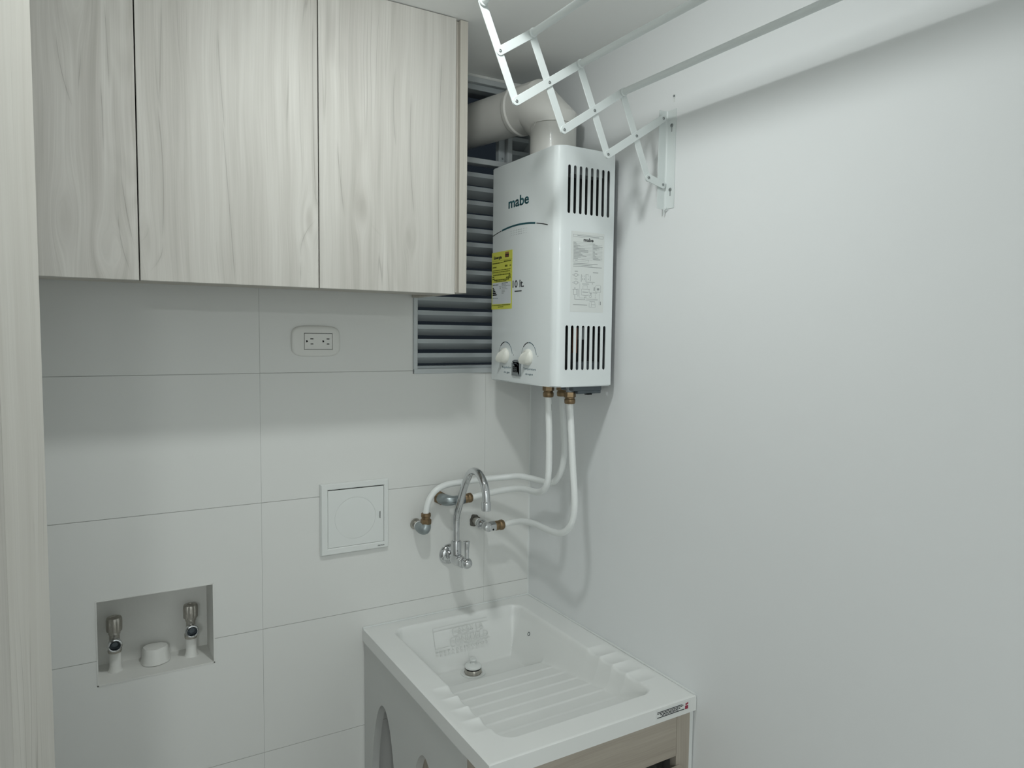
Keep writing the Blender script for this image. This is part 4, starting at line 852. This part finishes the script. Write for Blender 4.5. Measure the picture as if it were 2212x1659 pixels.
SPT = [(XF,-0.0560,1.0500),(XF,-0.0560,1.0750),(XF,-0.0555,1.1000),(XF,-0.0565,1.1180),(XF,-0.0615,1.1340),(XF,-0.0700,1.1510),(XF,-0.0815,1.1735),(XF,-0.0928,1.1956),(XF,-0.1129,1.2279),(XF,-0.1302,1.2474),(XF,-0.1440,1.2560),(XF,-0.1572,1.2591),(XF,-0.1730,1.2580),(XF,-0.1862,1.2520),(XF,-0.2000,1.2410),(XF,-0.2100,1.2280),(XF,-0.2151,1.2108),(XF,-0.2167,1.1864)]
sp = smooth_path(SPT, 8); nn_ = len(sp)
part('spout', tube(new_bm(), sp, [0.0086+0.0010*sstep((k-20)/30) for k in range(nn_)], 24), 'chrome', fa_, True)
part('aerator', ring_lathe(new_bm(), [(0.0095, 0.003), (0.0112, 0.000), (0.0116, -0.003), (0.0112, -0.0190), (0.0102, -0.0200), (0.0085, -0.0195), (0.0085, -0.010)], (XF, -0.2163, 1.1935), (0, 0.02, 1), 32), 'chrome', fa_, True)

# ================================================================== drying rack
YB = -0.5270
rack = thing('drying_rack', 'white accordion drying rack with long rods mounted on the right wall', 'drying rack', (0, YB, 1.864))
BZ0, BZ1 = 1.8660, 2.0700
# L bracket: flange off the wall and the plate against it, one folded sheet
b = new_bm(); t_ = 0.0016; n = 5; rb = 0.004
prof = [(-0.0225, YB+t_), (-0.0225, YB), (-rb-t_, YB)] + [(-t_-rb+rb*math.sin(PI/2*k/n), YB-rb+rb*math.cos(PI/2*k/n)) for k in range(1, n+1)] + [(-t_, -0.5540), (-0.0003, -0.5540), (-0.0003, YB+t_-rb)] + [(-0.0003-rb+rb*math.cos(PI/2*k/n), YB+t_-rb+rb*math.sin(PI/2*k/n)) for k in range(1, n+1)]
prism(b, prof, 'z', BZ0, BZ1)
part('wall_bracket', b, 'rack_white', rack, True)
b = new_bm(); prism(b, [(YB-0.001, BZ0+0.001), (YB-0.012, BZ0+0.001), (YB-0.004, BZ0-0.004), (YB-0.001, BZ0-0.014)], 'x', -0.0075, -0.0060); part('bracket_tab', b, 'rack_white', rack)
for zz in (2.038, 1.9050):
    scw = part('screw', lathe(new_bm(), [(0.0040, 0), (0.0036, 0.0012), (0.0014, 0.0016), (0.0012, 0.0008), (0, 0.0008)], (-0.0019, -0.5425, zz), (-1, 0, 0), 18), 'rivet', rack, True)
    part('screw_slot', bbox((-0.0022, -0.5440, zz-0.0130), (-0.00175, -0.5412, zz-0.0045)), 'greyink', rack)
J = dict(bt=(-0.015, 2.053), c1=(-0.087, 2.006), l1=(-0.160, 1.959), r3=(-0.125, 2.087), k=(-0.052, 1.926), kb=(-0.012, 1.916), c2=(-0.196, 2.039), l2=(-0.268, 1.991),
         r2=(-0.233, 2.121), c3=(-0.304, 2.073), l3=(-0.376, 2.026), r1=(-0.343, 2.155), c4=(-0.412, 2.109), r0=(-0.4480, 2.187))
def bar(a, c, yf, bent=False):
    (xa, za), (xc, zc) = J[a], J[c]; d = Vector((xc-xa, zc-za)).normalized(); n_ = Vector((-d.y, d.x)); h = 0.0082; pts = []; N_ = 8
    for ctr_, s_ in (((xc, zc), 1), ((xa, za), -1)):
        for k in range(N_+1):
            an = -PI/2+PI*k/N_; q = Vector(ctr_) + (d*math.cos(an)*s_ + n_*math.sin(an)*s_)*h*(0.97); pts.append((q.x, q.y))
    b = new_bm(); f0, f1_ = prism(b, pts, 'y', yf-0.0018, yf); bmesh.ops.bevel(b, geom=f0.edges[:], offset=0.0004, segments=1, affect='EDGES')
    part('bar', b, 'rack_white', rack)
YFR, YBK = YB-0.0026, YB-0.0003
for a, c in (('r3', 'k'), ('r2', 'l1'), ('r1', 'l2'), ('r0', 'l3')): bar(a, c, YBK)
for a, c in (('bt', 'l1'), ('r3', 'l2'), ('r2', 'l3'), ('r1', 'c4')): bar(a, c, YFR)
bar('k', 'kb', YFR)
for j_ in ('bt', 'c1', 'l1', 'k', 'kb', 'c2', 'l2', 'c3', 'l3', 'c4'):
    part('rivet', ring_lathe(new_bm(), [(0.0030, 0), (0.0030, 0.0008), (0.0024, 0.0013), (0.0014, 0.0012), (0.0011, 0.0002), (0.0011, 0)], (J[j_][0], YFR-0.0017, J[j_][1]), (0, -1, 0), 16), 'rivet', rack, True)
for j_ in ('r0', 'r1', 'r2', 'r3'):
    x_, z_ = J[j_]
    part('rod', tube(new_bm(), [(x_, YFR-0.0016, z_), (x_, -1.75, z_)], 0.0068, 20), 'rack_white', rack, True)
    part('rod_collar', lathe(new_bm(), [(0.0068, 0), (0.0086, 0.0005), (0.0086, 0.0040), (0.0069, 0.0052)], (x_, YFR-0.0017, z_), (0, -1, 0), 24), 'rack_white', rack, True)
# the second scissor arm is beyond the frame; a spare screw hole shows above the bracket
wa = thing('wall_anchor', 'small empty screw anchor in the wall above the rack bracket', 'anchor', (0, -0.546, 2.097))
part('sleeve', ring_lathe(new_bm(), [(0.0046, 0.0003), (0.0044, 0.0012), (0.0030, 0.0014), (0.0028, 0.0003)], (0, -0.5458, 2.0975), (-1, 0, 0), 20), 'plastic', wa, True)
part('bore', lathe(new_bm(), [(0.0022, 0.0003), (0.0018, 0.0009), (0, 0.0009)], (0, -0.5458, 2.0975), (-1, 0, 0), 14), 'darkgrey', wa)
part('slot', bbox((-0.0008, -0.5478, 2.0855), (-0.0003, -0.5440, 2.0925)), 'plastic', wa)
